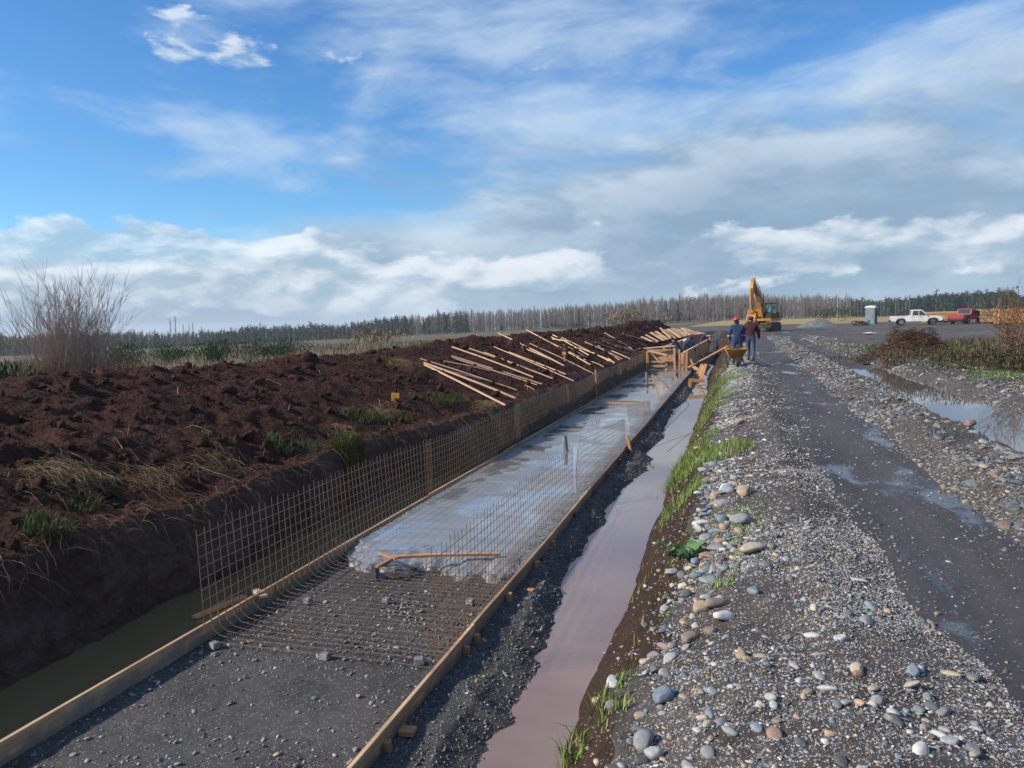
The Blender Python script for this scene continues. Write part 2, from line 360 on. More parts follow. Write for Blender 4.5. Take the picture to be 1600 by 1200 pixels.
mat('wood', wood_fn((.33, .18, .09), (.56, .37, .21), .5)); mat('wood_pale', wood_fn((.46, .27, .155), (.68, .46, .30), .25))
mat('wood_orange', wood_fn((.36, .17, .065), (.52, .28, .12), .25)); mat('wood_wet', wood_fn((.13, .065, .038), (.23, .125, .075), .6))
def boardface(t, b):                        # form board soiled with cement splashes along its lower half
    wood_fn((.32, .19, .10), (.52, .36, .21), .45)(t, b)
    p = objc(t); z = t.new('ShaderNodeSeparateXYZ', {0: p}).outputs[2]; n = t.noise(p, 6.0, 5, .6)
    m = t.step(t.math('ADD', t.math('MULTIPLY', z, 8.0), t.math('MULTIPLY', t.math('SUBTRACT', n, .5), 2.6)), -.15, .75, .85, 0)
    src = b.inputs['Base Color'].links[0].from_socket; t.set(b, 'Base Color', t.mix(m, src, (.15, .14, .13, 1)))
mat('form_board', boardface)
def wire_fn(t, b):
    n = t.noise(geo(t), 3.0, 4, .6)
    t.set(b, 'Base Color', t.ramp(n, [(.38, (.15, .115, .085)), (.52, (.21, .15, .10)), (.64, (.22, .11, .055))])); t.set(b, 'Roughness', .55); t.set(b, 'Metallic', .35)
mat('wire', wire_fn)
def conc_fn(t, b):
    p = geo(t); e = t.new('ShaderNodeAttribute', attribute_name='edge').outputs['Fac']
    st = t.vmath('MULTIPLY', p, (.75, .55, 1)); n1 = t.noise(st, 1.4, 4, .55, .6); n2 = t.noise(p, 30, 5, .7); n3 = t.noise(t.vmath('MULTIPLY', p, (.5, 3.2, 1)), 1.7, 4, .6)
    base = t.ramp(t.math('ADD', t.math('MULTIPLY', n1, .5), t.math('MULTIPLY', n3, .5)), [(.38, (.19, .195, .20)), (.52, (.255, .255, .25)), (.64, (.33, .325, .31))])
    base = t.mix(t.math('MULTIPLY', e, t.step(n2, .42, .56, 1, .2)), base, (.075, .073, .070, 1))
    wet = t.math('MULTIPLY', t.step(t.math('ADD', t.math('MULTIPLY', n1, .8), t.math('MULTIPLY', n3, .2)), .465, .535), t.math('SUBTRACT', 1.0, e))
    t.set(b, 'Base Color', t.mix(wet, base, t.mix(1.0, base, (.85, .86, .88, 1), 'MULTIPLY')))
    t.set(b, 'Roughness', t.math('ADD', t.math('MULTIPLY', wet, -.26), t.math('ADD', .30, t.math('MULTIPLY', e, .4)))); t.set(b, 'Specular IOR Level', .5); t.set(b, 'Coat Weight', wet); t.set(b, 'Coat Roughness', .02); t.set(b, 'Coat IOR', 1.7)
    hgt = t.math('ADD', t.math('MULTIPLY', n2, t.math('ADD', .05, t.math('MULTIPLY', e, 1.0))), t.math('MULTIPLY', n3, .10))
    bump(t, b, hgt, t.math('ADD', .18, t.math('MULTIPLY', e, .7)), .02)
mat('wet_concrete', conc_fn)
def tint_fn(rough=.8, spec=.3, nscale=30.0, trans=0.0):
    def fn(t, b):
        a = t.new('ShaderNodeAttribute', attribute_name='tint').outputs['Color']; n = t.noise(geo(t), nscale, 4, .6); k = t.step(n, .25, .75, .72, 1.22)
        t.set(b, 'Base Color', t.mix(1.0, a, t.new('ShaderNodeCombineColor', {0: k, 1: k, 2: k}).outputs[0], 'MULTIPLY')); t.set(b, 'Roughness', rough); t.set(b, 'Specular IOR Level', spec)
    return fn
mat('pebble', tint_fn(.7, .4, 60)); mat('blade', tint_fn(.7, .2, 3)); mat('twig', tint_fn(.9, .15, 8)); mat('leaf_far', tint_fn(.95, .1, .8))
def stone_fn(t, b):
    oi = t.new('ShaderNodeObjectInfo'); p = objc(t); n = t.noise(p, 2.4, 5, .6); n2 = t.noise(p, 14, 4, .7)
    k = t.math('ADD', t.step(n, .3, .7, .6, .95), t.math('MULTIPLY', n2, .3))
    t.set(b, 'Base Color', t.mix(1.0, oi.outputs['Color'], t.new('ShaderNodeCombineColor', {0: k, 1: k, 2: k}).outputs[0], 'MULTIPLY')); t.set(b, 'Roughness', .7)
    bump(t, b, n2, .25, .03)
mat('stone', stone_fn)
def leafbark(a, b_):
    def fn(t, b): n = t.noise(objc(t), 1.3, 5, .65); t.set(b, 'Base Color', t.ramp(n, [(.35, a), (.65, b_)])); t.set(b, 'Roughness', .95); t.set(b, 'Specular IOR Level', .1)
    return fn
mat('conifer', leafbark((.016, .036, .020), (.040, .072, .040))); mat('conifer_warm', leafbark((.028, .046, .018), (.060, .085, .034)))
mat('bare_twig', leafbark((.17, .14, .115), (.26, .21, .175))); mat('bare_trunk', leafbark((.17, .145, .12), (.24, .21, .18)))
plain('steel_grey', (.20, .21, .215), .45, .6); plain('plastic_pipe', (.20, .215, .225), .5); plain('rod', (.06, .045, .04), .6, .5)
plain('yellow', (.40, .18, .02), .5, 0, .15, 3); plain('yellow_sign', (.72, .37, .03), .5); plain('post_yellow', (.50, .25, .06), .6)
plain('black', (.012, .012, .013), .6); plain('rubber', (.018, .018, .018), .85); plain('track', (.055, .042, .032), .85, .1, .3, 4); plain('glass', (.03, .05, .055), .06, 0, .1); plain('glass_painted_light', (.10, .19, .20), .08, 0, .1)  # the paler glass copy has light put into its colour
plain('white_paint', (.62, .61, .57), .35, 0, .08, 2); plain('red_paint', (.28, .016, .018), .35, 0, .1, 2); plain('chrome', (.4, .4, .4), .25, .9); plain('lamp_red', (.35, .02, .02), .3)
plain('toilet_grey', (.16, .20, .21), .5, 0, .08, 2); plain('toilet_green', (.03, .17, .12), .5); plain('toilet_roof', (.60, .64, .66), .5)
plain('mortar', (.19, .20, .205), .9, 0, .2, 12, .3); plain('skin', (.35, .19, .13), .6); plain('hair', (.02, .015, .012), .8)
plain('blue_cloth', (.020, .040, .105), .85, 0, .2, 9); plain('navy', (.012, .018, .055), .85, 0, .2, 9); plain('maroon', (.055, .010, .014), .9, 0, .2, 9); plain('jeans', (.045, .075, .13), .9, 0, .2, 9); plain('reflect', (.55, .57, .6), .4)
plain('helmet_red', (.60, .02, .035), .35); plain('boot', (.05, .04, .035), .8); plain('cap_purple', (.04, .025, .06), .85); plain('gravel_heap', (.13, .14, .14), .9, 0, .25, 3, .6)
plain('white_plastic', (.62, .66, .74), .4)
M = MATS

# ------------------------------------------------------------------ the setting
def rows(y0, y1, k, y_min):
    ys = [y0]
    while ys[-1] < y1: ys.append(ys[-1] + max(y_min, k*ys[-1]))
    return np.concatenate([np.arange(-4, y0-.05, .2), ys])
def grid_faces(nr, nc):
    i, j = np.meshgrid(np.arange(nr-1), np.arange(nc-1), indexing='ij'); a = (i*nc+j).ravel()
    return np.stack([a, a+1, a+1+nc, a+nc], 1)
def section(name, i0, i1, ys, step, matn, label=None, x0=None, x1=None):
    """sheet of ground between control lines i0 and i1"""
    cx, cz, A = ctrl(ys); cols = []
    for i in range(i0, i1):
        n = max(2, int(np.ceil(np.hypot(np.abs(cx[i+1]-cx[i]), cz[i+1]-cz[i]).mean()/step)))
        cols += [cx[i] + (cx[i+1]-cx[i])*k/n for k in range(n)]
    cols.append(cx[i1]); X = np.stack(cols, 1); Yg = np.repeat(ys[:, None], X.shape[1], 1)
    Z = ground(np.clip(X, cx[0][:, None], None), Yg)
    if name == 'trench_wall':           # undercut and slumped face
        wgt = np.sin(PI*np.linspace(0, 1, X.shape[1]))[None, :]**.6; X = X + wgt*(.13*fbm(Yg*1.3, Z*2.2, 4, .6, 81)+.05*billow(Yg*4, Z*5, 2, 82)-.05); X = np.minimum(X, -4.60)
    me = np_mesh(name, np.stack([X, Yg, Z], -1).reshape(-1, 3), grid_faces(*X.shape), M[matn], smooth=True)
    return tag(link(name, me), label, None, None, 'structure')
ysL = rows(1.5, 84, .0045, .036); ysR = rows(1.4, 84, .006, .018); ysM = rows(2.2, 84, .009, .04)
section('spoil_heap', 0, 5, ysL, .05, 'soil', 'long heap of dark red brown soil beside the trench')
section('trench_wall', 5, 8, ysL, .04, 'wall_soil', 'cut earth wall of the trench under the soil heap')
section('trench_shoulder', 9, 12, ysR, .02, 'gravel', 'wet dark gravel strip between form board and ditch')
section('trench_end', 8, 9, ysM[ysM > 50], .12, 'soil', 'raw soil where the canal cut ends beyond the formwork')
section('ditch_bed', 12, 13, ysM, .05, 'bank_soil', 'muddy bed of the ditch')
section('ditch_bank', 13, 16, ysR, .03, 'bank_soil', 'brown earth bank of the ditch')
section('gravel_ridge', 16, 19, ysR, .03, 'ridge', 'gravel ridge between ditch and dirt road')
section('dirt_road', 19, 21, ysR, .04, 'road', 'muddy dark track running along the gravel ridge')
section('stony_ridge', 21, 24, ysM, .05, 'ridge', 'stony ridge between the track and the puddle')
section('puddle_track', 24, 26, ysM, .06, 'road', 'wheel track holding the long puddle')
section('roadside_ridge', 26, 29, ysM, .08, 'ridge', 'low stony ridge between puddle and grass verge')
section('yard_strip', 29, 31, np.concatenate([[45.4], ysM[ysM > 46]]), .3, 'yard', 'dark mud beyond the verge towards the parked pickups')
section('grass_verge', 29, 31, np.append(ysM[ysM < 45], 45.4), .2, 'verge', 'weedy verge with rough ground beyond the puddle')
# bed of the canal between the form boards
ys = rows(1.5, 12, .006, .025); xs = np.linspace(-4.585, -2.185, 90); X, Y = np.meshgrid(xs, ys)
Z = -1.0 + .012*fbm(X*3, Y*3, 4, .5, 21) + .01*fbm(X*14, Y*14, 2, .5, 22)
tag(link('canal_bed', np_mesh('canal_bed', np.stack([X, Y, Z], -1).reshape(-1, 3), grid_faces(*X.shape), M['gravel'], True)), 'dark gravel bed of the canal between the form boards', kind='structure')
def sheet(name, xs, ys, zf, matn, label):
    X, Y = np.meshgrid(np.array(xs, float), np.array(ys, float)); Z = zf(X, Y)
    return tag(link(name, np_mesh(name, np.stack([X, Y, Z], -1).reshape(-1, 3), grid_faces(*X.shape), M[matn], True)), label, kind='structure')
sheet('trench_floor', np.linspace(-5.9, -1.0, 3), np.linspace(-5, 86, 5), lambda X, Y: -1.5+0*X, 'bank_soil', 'earth under the trench')
sheet('trench_water', np.linspace(-5.75, -4.57, 3), np.linspace(-4, 60, 20), lambda X, Y: -1.04+0*X, 'trench_water', 'murky olive water standing in the trench left of the board')
sheet('ditch_water', np.linspace(-2.4, -.85, 3), np.linspace(-4, 48, 20), lambda X, Y: -1.115+0*X, 'ditch_water', 'muddy pinkish water in the narrow ditch reflecting the sky')
sheet('puddle_water', np.linspace(3.3, 4.9, 3), np.linspace(7, 27, 6), lambda X, Y: -.048+0*X, 'puddle', 'long puddle mirroring the pale sky')
# fields and yard out to the horizon
def site(X, Y): t_ = np.clip((np.asarray(X, float)-13)/5, 0, 1); return yard(Y)-.02+.18*t_*t_*(3-2*t_)*I(Y, [40, 60, 120, 134], [0, 1, 1, 0])
def on_site(px, py, Y): p_ = onY(px, py, Y); return (p_[0], p_[1], float(site(p_[0], p_[1]))+.005)
def farsheet(name, xs, ys, zf, m, l): return sheet(name, xs, ys, zf, m, l)
g = lambda a, b, n, p: np.sign(a)*0 + np.array([a + (b-a)*(i/n)**p for i in range(n+1)])
farsheet('dry_field', -g(8.5, 1500, 60, 3.2)[::-1], np.concatenate([np.arange(-30, 90, 1.5), g(90, 2500, 40, 2.5)]), lambda X, Y: np.where(X > -12.0, field_left(X, Y)-.35, field_left(X, Y)-.02) + .10*fbm(X*.5, Y*.5, 3, .5, 60), 'field_dry', 'dry scrubby field beyond the soil heap')
farsheet('yard_ground', np.linspace(-9.5, 14, 60), np.linspace(83, 135, 60), lambda X, Y: yard(Y)-.01 + .05*fbm(X*.6, Y*.6, 3, .5, 61), 'yard', 'dark muddy yard around the parked vehicles')
farsheet('yard_side', np.linspace(12, 60, 50), np.linspace(40, 135, 70), lambda X, Y: site(X, Y) + .03*fbm(X*.6, Y*.6, 3, .5, 62), 'yard', 'dark muddy ground around the timber stacks')
farsheet('verge_side', np.linspace(14, 60, 30), np.linspace(-20, 41, 40), lambda X, Y: yard(Y)-.06+.08*fbm(X*.6, Y*.6, 3, .5, 63), 'verge', 'weedy ground beyond the verge')
farsheet('stubble_field', g(-8.6, 1200, 50, 2.2), g(134, 2500, 50, 2.4), lambda X, Y: yard(Y)-.03-.004*np.maximum(0, Y-420)*0+.08*fbm(X*.2, Y*.2, 3, .5, 64), 'field_gold', 'golden stubble field before the far trees')
# ------------------------------------------------------------------ poured slab, form boards, stakes
ORD = ['first', 'second', 'third', 'fourth', 'fifth', 'sixth', 'seventh', 'eighth', 'ninth', 'tenth', 'eleventh', 'twelfth', 'thirteenth', 'fourteenth', 'fifteenth', 'sixteenth', 'seventeenth', 'eighteenth', 'nineteenth', 'twentieth',
       'twenty-first', 'twenty-second', 'twenty-third', 'twenty-fourth', 'twenty-fifth', 'twenty-sixth', 'twenty-seventh', 'twenty-eighth', 'twenty-ninth', 'thirtieth', 'thirty-first', 'thirty-second', 'thirty-third', 'thirty-fourth', 'thirty-fifth', 'thirty-sixth', 'thirty-seventh', 'thirty-eighth', 'thirty-ninth', 'fortieth']
vv = rows(0, 44, .007, .03); vv = vv[vv >= 0]; xs = np.linspace(-4.53, -2.235, 100); X, V = np.meshgrid(xs, vv)
front = 7.62 + .16*vnoise(xs*3.1, xs*0, 70)*2 + .10*vnoise(xs*9, xs*0, 71)*2 + I(xs, [-4.5, -4.1, -2.3], [.42, .0, .02])
Y = front[None, :] + V
ramp = np.clip(V/.42, 0, 1); ramp = np.where(ramp < .12, ramp/.12*.42, .42+.58*(ramp-.12)/.88)
lump = (1-np.clip(V/.6, 0, 1))*(.03*billow(X*5, Y*5, 3, 72)+.045*fbm(X*16, Y*16, 3, .65, 73))
eR = np.clip(1-np.abs(X+2.30)/.26, 0, 1)**.7; eL = np.clip(1-np.abs(X+4.48)/.13, 0, 1)
edge = np.clip(np.maximum(np.maximum(eR*1.1, eL*.9) + .5*fbm(X*7, Y*7, 3, .6, 74)*(eR+eL > 0), (1-np.clip(V/.7, 0, 1))*.45), 0, 1)
Z = -1.02 + .135*ramp + lump + .006*fbm(X*1.2, Y*.8, 3, .5, 75) + edge*.014*fbm(X*22, Y*22, 2, .5, 76)
me = np_mesh('concrete_slab', np.stack([X, Y, Z], -1).reshape(-1, 3), grid_faces(*X.shape), M['wet_concrete'], True, attrs={'edge': edge.ravel()})
tag(link('concrete_slab', me), 'freshly poured wet concrete slab shining between the form boards', 'slab')
SLAB = -.885
BOXF = None
def plank(name, p0, p1, w, t, matn, up=(0, 0, 1), parent=None, bev=.003, sag=0.0):
    """sawn piece from p0 to p1, width w across, thickness t along up; grain runs along local x"""
    p0, p1 = Vector(p0), Vector(p1); L = (p1-p0).length; x = (p1-p0)/L; u = Vector(up); y = u.cross(x)
    if y.length < 1e-4: y = x.orthogonal()
    y.normalize(); z = x.cross(y); n = 5 if sag else 1
    b = MB(); V = []; k0 = random.random()*6
    for i in range(n+1):
        a = -L/2 + L*i/n; dz = sag*math.sin(PI*i/n+0*k0); dy = sag*.4*math.sin(2.2*PI*i/n+k0)
        V += [(a, -w/2+dy, -t/2+dz), (a, w/2+dy, -t/2+dz), (a, w/2+dy, t/2+dz), (a, -w/2+dy, t/2+dz)]
    fs = [tuple(range(4))[::-1], tuple(range(4*n, 4*n+4))] + [(4*i+j, 4*i+(j+1) % 4, 4*i+4+(j+1) % 4, 4*i+4+j) for i in range(n) for j in range(4)]
    b.add(V, fs); o = b.build(name, M[matn], None, False, bev if not sag else 0)
    mw = Matrix((x, y, z)).transposed().to_4x4(); mw.translation = (p0+p1)/2
    if parent is not None: o.parent = parent; o.matrix_parent_inverse = Matrix.Identity(4); o.matrix_local = Matrix.Translation(-Vector(parent.location)) @ mw if parent.rotation_euler.z == 0 else parent.matrix_basis.inverted() @ mw
    else: o.matrix_world = mw
    return o
cutsL = [.2, 6.55, 10.7, 14.6, 18.8, 22.9, 27, 31, 35, 39]; cutsR = [-1.5, 3.1, 6.05, 8.75, 11.6, 15.2, 18.9, 22.6, 26.3, 30, 34, 38.5]
for k in range(len(cutsL)-1):
    a, b = cutsL[k]+.004, cutsL[k+1]-.004; d = random.uniform(-.012, .012); zc = -.955 + random.uniform(-.006, .006)
    o = plank('form_board', (-4.556+d, a, zc), (-4.556-d, b, zc+random.uniform(-.01, .01)), .022+.013, .225, 'form_board')
    tag(o, f'long form board edging the left of the canal bed, {ORD[k]} from the camera', 'board', 'form boards along the left of the slab')
for k in range(len(cutsR)-1):
    a, b = cutsR[k]+.004, cutsR[k+1]-.004; d = random.uniform(-.014, .014); zc = -.957 + random.uniform(-.006, .006)
    o = plank('form_board', (-2.212+d, a, zc), (-2.212-d, b, zc+random.uniform(-.01, .01)), .032, .22, 'form_board' if k < 4 else 'wood_wet')
    tag(o, f'timber form board edging the right of the canal, {ORD[k]} from the camera', 'board', 'form boards along the right of the slab')
sy = [4.28, 5.75, 6.0, 6.95, 8.0, 8.85, 10.2, 11.7, 12.9, 14.2, 15.6, 17.3, 19, 21, 23.2, 25.6, 28.4]
for k, y in enumerate(sy):
    hgt = random.uniform(-.06, -.015); o = plank('stake', (-2.166, y, -1.15), (-2.166+random.uniform(-.01, .02), y+random.uniform(-.02, .02), -.86+hgt), .05, .045, 'wood_orange' if k < 6 else 'wood_wet', (1, 0, 0))
    tag(o, f'short square timber stake outside the right form board, {ORD[k]} from the camera', 'stake', 'stakes holding the right form board')
# ------------------------------------------------------------------ welded wire mesh
RW = .0031
def wire(pts, r=RW, n=4): return MB().tube(pts, r, n)
def wob(Y, s): return float(wig(np.array([Y]), 1.0, .45, s)[0])
def mesh_wall(name, x, y0, y1, z0, z1, label, group, seed, lean=0.0, whisk=.07, step=.1, drop=0.0, curl=False):
    r = empty(name, (x, (y0+y1)/2, z0), 0, label, 'wire mesh', group); P = lambda X_, Y_, Z_: (X_-x, Y_-(y0+y1)/2, Z_-z0)
    def xo(Y, z): return x + .035*wob(Y, seed)*(.3+(z-z0)) + lean*(z-z0)
    def zt(Y):
        t = (Y-y0)/(y1-y0); c = z1 + .02*wob(Y, seed+5) - drop*t
        if curl: c -= .55*max(0, 1-(Y-y0)/.55)**2.2
        return c
    nz = int(round((z1-z0)/step)); n = int((y1-y0)/step); ysn = [y0 + (y1-y0)*i/16 for i in range(17)]
    if curl: ysn = [y0+.0, y0+.08, y0+.18, y0+.3, y0+.45, y0+.6] + [y0+.6+(y1-y0-.6)*i/12 for i in range(1, 13)]
    for j in range(nz+1):
        f = j/nz; wire([P(xo(Y, z0+(zt(Y)-z0)*f), Y, z0 + (zt(Y)-z0)*f*(.985)) for Y in ysn]).build('horizontal_wire', M['wire'], r)
    for i in range(n+1):
        Y = y0 + step*i*(y1-y0)/(n*step); q = random.uniform(-.012, .012); top = zt(Y)+whisk*random.uniform(.5, 1.1)
        wire([P(xo(Y, z0)+.004, Y, z0-.02), P(xo(Y, (z0+top)/2)+.004, Y+q*.4, (z0+top)/2), P(xo(Y, top)+.004, Y+q, top)]).build('vertical_wire', M['wire'], r)
    return r
yl = 5.42
for k in range(7):
    L = [5.0, 4.9, 5.0, 4.8, 5.0, 5.0, 3.6][k]
    mesh_wall('wire_mesh', -4.475+.012*(k % 2), yl, yl+L+.15, -.99, [-.02, -.03, -.02, -.03, -.02, 0, 0][k], f'tall rusty wire mesh sheet along the left of the slab, {ORD[k]} from the camera', 'wire mesh sheets along the left of the slab', 100+10*k, -.03)
    yl += L
mesh_wall('wire_mesh', -2.36, 5.40, 10.9, -.98, -.10, 'nearest wire mesh sheet standing along the right edge of the slab', 'wire mesh sheets along the right of the slab', 210, -.02, .10, .1, .06)
mesh_wall('wire_mesh', -2.38, 11.3, 16.6, -.90, -.12, 'wire mesh sheet with a curved corner beyond the near upright pipe', 'wire mesh sheets along the right of the slab', 230, -.05, .05, .1, .3, True)
mesh_wall('wire_mesh', -2.40, 17.6, 22.0, -.90, -.25, 'low wire mesh sheet on the right of the slab, beyond the batten', 'wire mesh sheets along the right of the slab', 250, -.10, .05, .1, .35)
mesh_wall('wire_mesh', -2.42, 26, 37.5, -.90, -.10, 'farthest wire mesh sheet on the right of the slab, before the formwork', 'wire mesh sheets along the right of the slab', 270, -.05, .1, .3)
fm = empty('floor_mesh', (-3.4, 6.6, -.97), 0, 'flat rusty wire mesh laid on the gravel before the slab', 'wire mesh')
for i in range(26):
    Y = 5.42 + .1*i; dz = .02*vnoise(np.array([Y*2]), np.array([.5]), 80)[0]; P = lambda X_, Z_, q=0: (X_+3.4, Y+q-6.6, Z_+.97)
    lift = random.uniform(.10, .2); bend = random.uniform(-.03, .03)
    wire([P(-4.50, -.97+lift+.1, -.0), P(-4.47, -.97+lift*.55, 0), P(-4.40, -.965+lift*.18), P(-4.25, -.955+dz), P(-3.4, -.955+dz*2, bend*.5), P(-2.7, -.955, bend), P(-2.30, -.97, bend*1.4)]).build('cross_wire', M['wire'], fm)
for i in range(14):
    x = -4.30 + .15*i; q = random.uniform(-.02, .02)
    wire([(x+3.4, 5.36-6.6, .020), (x+3.4+q, 6.2-6.6, .022), (x+3.4, 7.3-6.6, .02), (x+3.4+q, 8.1-6.6, .01)]).build('length_wire', M['wire'], fm)
# concrete spacer blocks under the mesh
blk = [(335, 1008), (508, 1025), (655, 1032), (481, 938), (604, 938), (735, 940), (596, 901), (712, 894)]
for k, (px, py) in enumerate(blk):
    p = onz(px, py, -.965); b = MB().box((0, 0, 0), (.085, .07, .055), Matrix.Rotation(random.uniform(-.5, .5), 3, 'Z'), taper=.85)
    o = b.build('spacer_block', M['mortar'], None, False, .006); o.location = (p[0], p[1], -.965)
    tag(o, 'small grey mortar spacer block under the floor mesh, ' + ['at the left board', 'middle of the near row', 'by the right board', 'left one of the middle row', 'middle one of the middle row', 'right one of the middle row', 'beside the grey levelling tool', 'close to the slab edge'][k], 'block', 'mortar spacer blocks under the floor mesh')
# levelling tool: long lath on a grey block, lying at the ragged edge of the pour
r = empty('screed_tool', (-3.3, 7.7, -.88), 0, 'wooden screed lath with a grey metal foot at the ragged slab edge', 'tool')
a = onz(588, 886, -.80); b_ = onz(782, 866, -.85); c_ = onz(615, 872, -.80)
plank('lath', a, c_, .05, .025, 'wood_orange', parent=r); plank('lath', (c_[0]-.03, c_[1], c_[2]+.005), b_, .055, .028, 'wood_orange', parent=r, sag=.012); plank('crosspiece', onz(594, 864, -.82), onz(620, 873, -.79), .06, .02, 'wood_orange', parent=r)
q = onz(587, 903, -.97); mb = MB().box((q[0]+3.3, q[1]-7.7, -.90+.88), (.05, .09, .15)).box((q[0]+3.3+.12, q[1]-7.7+.02, -.82+.88), (.26, .08, .02), Matrix.Rotation(.3, 3, 'Z'))
mb.build('metal_foot', M['steel_grey'], r)
# upright pipes in the slab
for k, (px, py, h_, l) in enumerate([(884, 704, .30, 'short grey plastic pipe standing upright in the wet slab'), (1011, 600, .48, 'grey pipe standing in the slab near the timber frame')]):
    p = onz(px, py, SLAB); t_ = Vector((-.02, 0, h_)); r = empty('pipe', (p[0], p[1], SLAB), 0, l, 'pipe')
    MB().tube([(0, 0, -.06), t_*.5, t_], .052, 14).build('pipe_wall', M['plastic_pipe'], r, True); MB().tube([t_-Vector((0, 0, .002)), t_+Vector((0, 0, .003))], .045, 14).build('painted_bore_shade', M['black'], r)  # black disc on the closed pipe top paints the shade of its hollow
    MB().tube([(0, 0, -.03), (0, 0, .03)], .058, 14).build('cement_collar', M['mortar'], r)
# yellow upright batten and the planks lying on the slab
p = onz(932, 623, SLAB); tag(plank('post', (p[0], p[1], SLAB-.02), (p[0]-.02, p[1], SLAB+.98), .05, .05, 'post_yellow', (1, 0, 0)), 'yellow painted upright batten against the left mesh wall', 'post')
a, b_ = onz(929, 629, SLAB+.05), onz(1013, 631, SLAB+.05); tag(plank('batten', a, b_, .10, .035, 'wood', sag=.015), 'long rough batten laid across the slab beside the yellow post', 'batten')
a, b_ = onz(955, 627, SLAB+.09), onz(1000, 628, SLAB+.09); tag(plank('batten', a, b_, .07, .03, 'wood_wet'), 'short dark offcut lying on top of the cross batten', 'batten')
a, b_ = onz(997, 603, SLAB+.03), onz(1022, 600, SLAB+.03); tag(plank('batten', a, b_, .09, .03, 'wood_wet'), 'dark short plank on the slab beside the far pipe', 'batten')
a, b_ = onz(1027, 580, SLAB+.02), onz(1050, 579, SLAB+.02); tag(plank('batten', a, b_, .1, .03, 'wood_wet'), 'dark board on the slab in front of the timber frame', 'batten')
p = onz(989, 712, -1.03); tag(plank('stake', (p[0], p[1], -1.1), (p[0]-.12, p[1]-.02, p[2]+.42), .06, .035, 'wood', (.3, 1, 0)), 'tall leaning stake on the dark gravel beside the slab', 'stake')
p = onz(1030, 622, SLAB); tag(plank('stake', (p[0], p[1], SLAB-.05), (p[0]-.22, p[1], SLAB+.80), .05, .04, 'post_yellow', (1, 0, 0)), 'leaning yellowish stake among the right mesh sheets', 'stake')
# bent reinforcing rods reaching over the ditch
def yz(px, py, Y): d = onY(px, py, Y); return tuple(d)
tag(MB().tube([yz(1023, 585, 24), yz(1048, 608, 23), yz(1077, 632, 22)], .008, 6).build('reinforcing_rod', M['rod']), 'thin dark steel rod slanting from slab down to the ditch', 'rod')
tag(MB().tube([yz(1077, 633, 22), yz(1042, 668, 18.2)], .007, 6).build('reinforcing_rod', M['rod']), 'thin dark steel rod lying across the ditch water', 'rod')
# plank afloat in the trench and offcuts
a, b_ = onz(303, 965, -1.02), onz(382, 932, -1.02); tag(plank('plank', a, b_, .075, .03, 'wood_orange'), 'orange plank floating in the trench water behind the mesh', 'plank')
a, b_ = onz(398, 922, -.99), onz(412, 932, -.87); tag(plank('plank', a, b_, .08, .03, 'wood_pale'), 'pale offcut propped against the left form board', 'plank')
for px, py, s, rz, l in [(637, 1152, (.11, .085, .035), .1, 'orange wood offcut block beside the near right form board'), (830, 924, (.07, .045, .02), -.3, 'small orange wood chip on dark gravel near the ditch'), (757, 1002, (.03, .075, .015), .6, 'small upright wood chip on the dark gravel beside a stake'), (930, 679, (.16, .04, .02), .3, 'pale wood splinter on gravel between slab and ditch')]:
    p = hit(px, py); o = MB().box((0, 0, 0), s, Matrix.Rotation(rz, 3, 'Z')).build('wood_offcut', M['wood_orange'], None, False, .003); o.location = (p[0], p[1], gz(p[0], p[1])+s[2]*.45); tag(o, l, 'offcut')
# ------------------------------------------------------------------ laths strewn over the soil heap (end points found on the ground)
Z7 = [(75, 292, 745, 505), (100, 332, 735, 560), (105, 340, 665, 612), (102, 334, 640, 470), (235, 292, 555, 370), (265, 262, 885, 470), (290, 255, 920, 462), (295, 195, 860, 420), (415, 220, 995, 428), (520, 245, 990, 422),
      (585, 195, 1140, 425), (690, 238, 1085, 392), (615, 110, 1070, 330), (655, 98, 1110, 330), (835, 175, 1280, 390), (780, 192, 1075, 322), (808, 93, 1255, 335), (900, 125, 1225, 287), (995, 108, 1245, 277), (985, 128, 1045, 160),
      (1055, 135, 1420, 325), (1070, 180, 1230, 275), (1265, 295, 1350, 340), (1170, 190, 1425, 302), (1220, 170, 1530, 290), (1290, 170, 1460, 287), (1340, 158, 1600, 252), (1352, 95, 1545, 215), (1385, 125, 1520, 187), (800, 462, 868, 490),
      (1475, 100, 1700, 170), (1510, 120, 1640, 180), (1370, 272, 1420, 302)]
Z3 = [(520, 552, 780, 640), (570, 545, 745, 592), (600, 560, 820, 632), (650, 575, 850, 625), (455, 555, 690, 655), (480, 590, 640, 695), (590, 640, 640, 672), (690, 490, 865, 545), (780, 540, 870, 580), (560, 520, 720, 560), (700, 600, 790, 640), (620, 600, 740, 662)]
segs = [(640+a*.225, 500+b*.225, 640+c*.225, 500+d*.225) for a, b, c, d in Z7] + [(800+a*.25, 400+b*.25, 800+c*.25, 400+d*.25) for a, b, c, d in Z3]
segs.sort(key=lambda s: s[0]*.6+s[2]*.4)
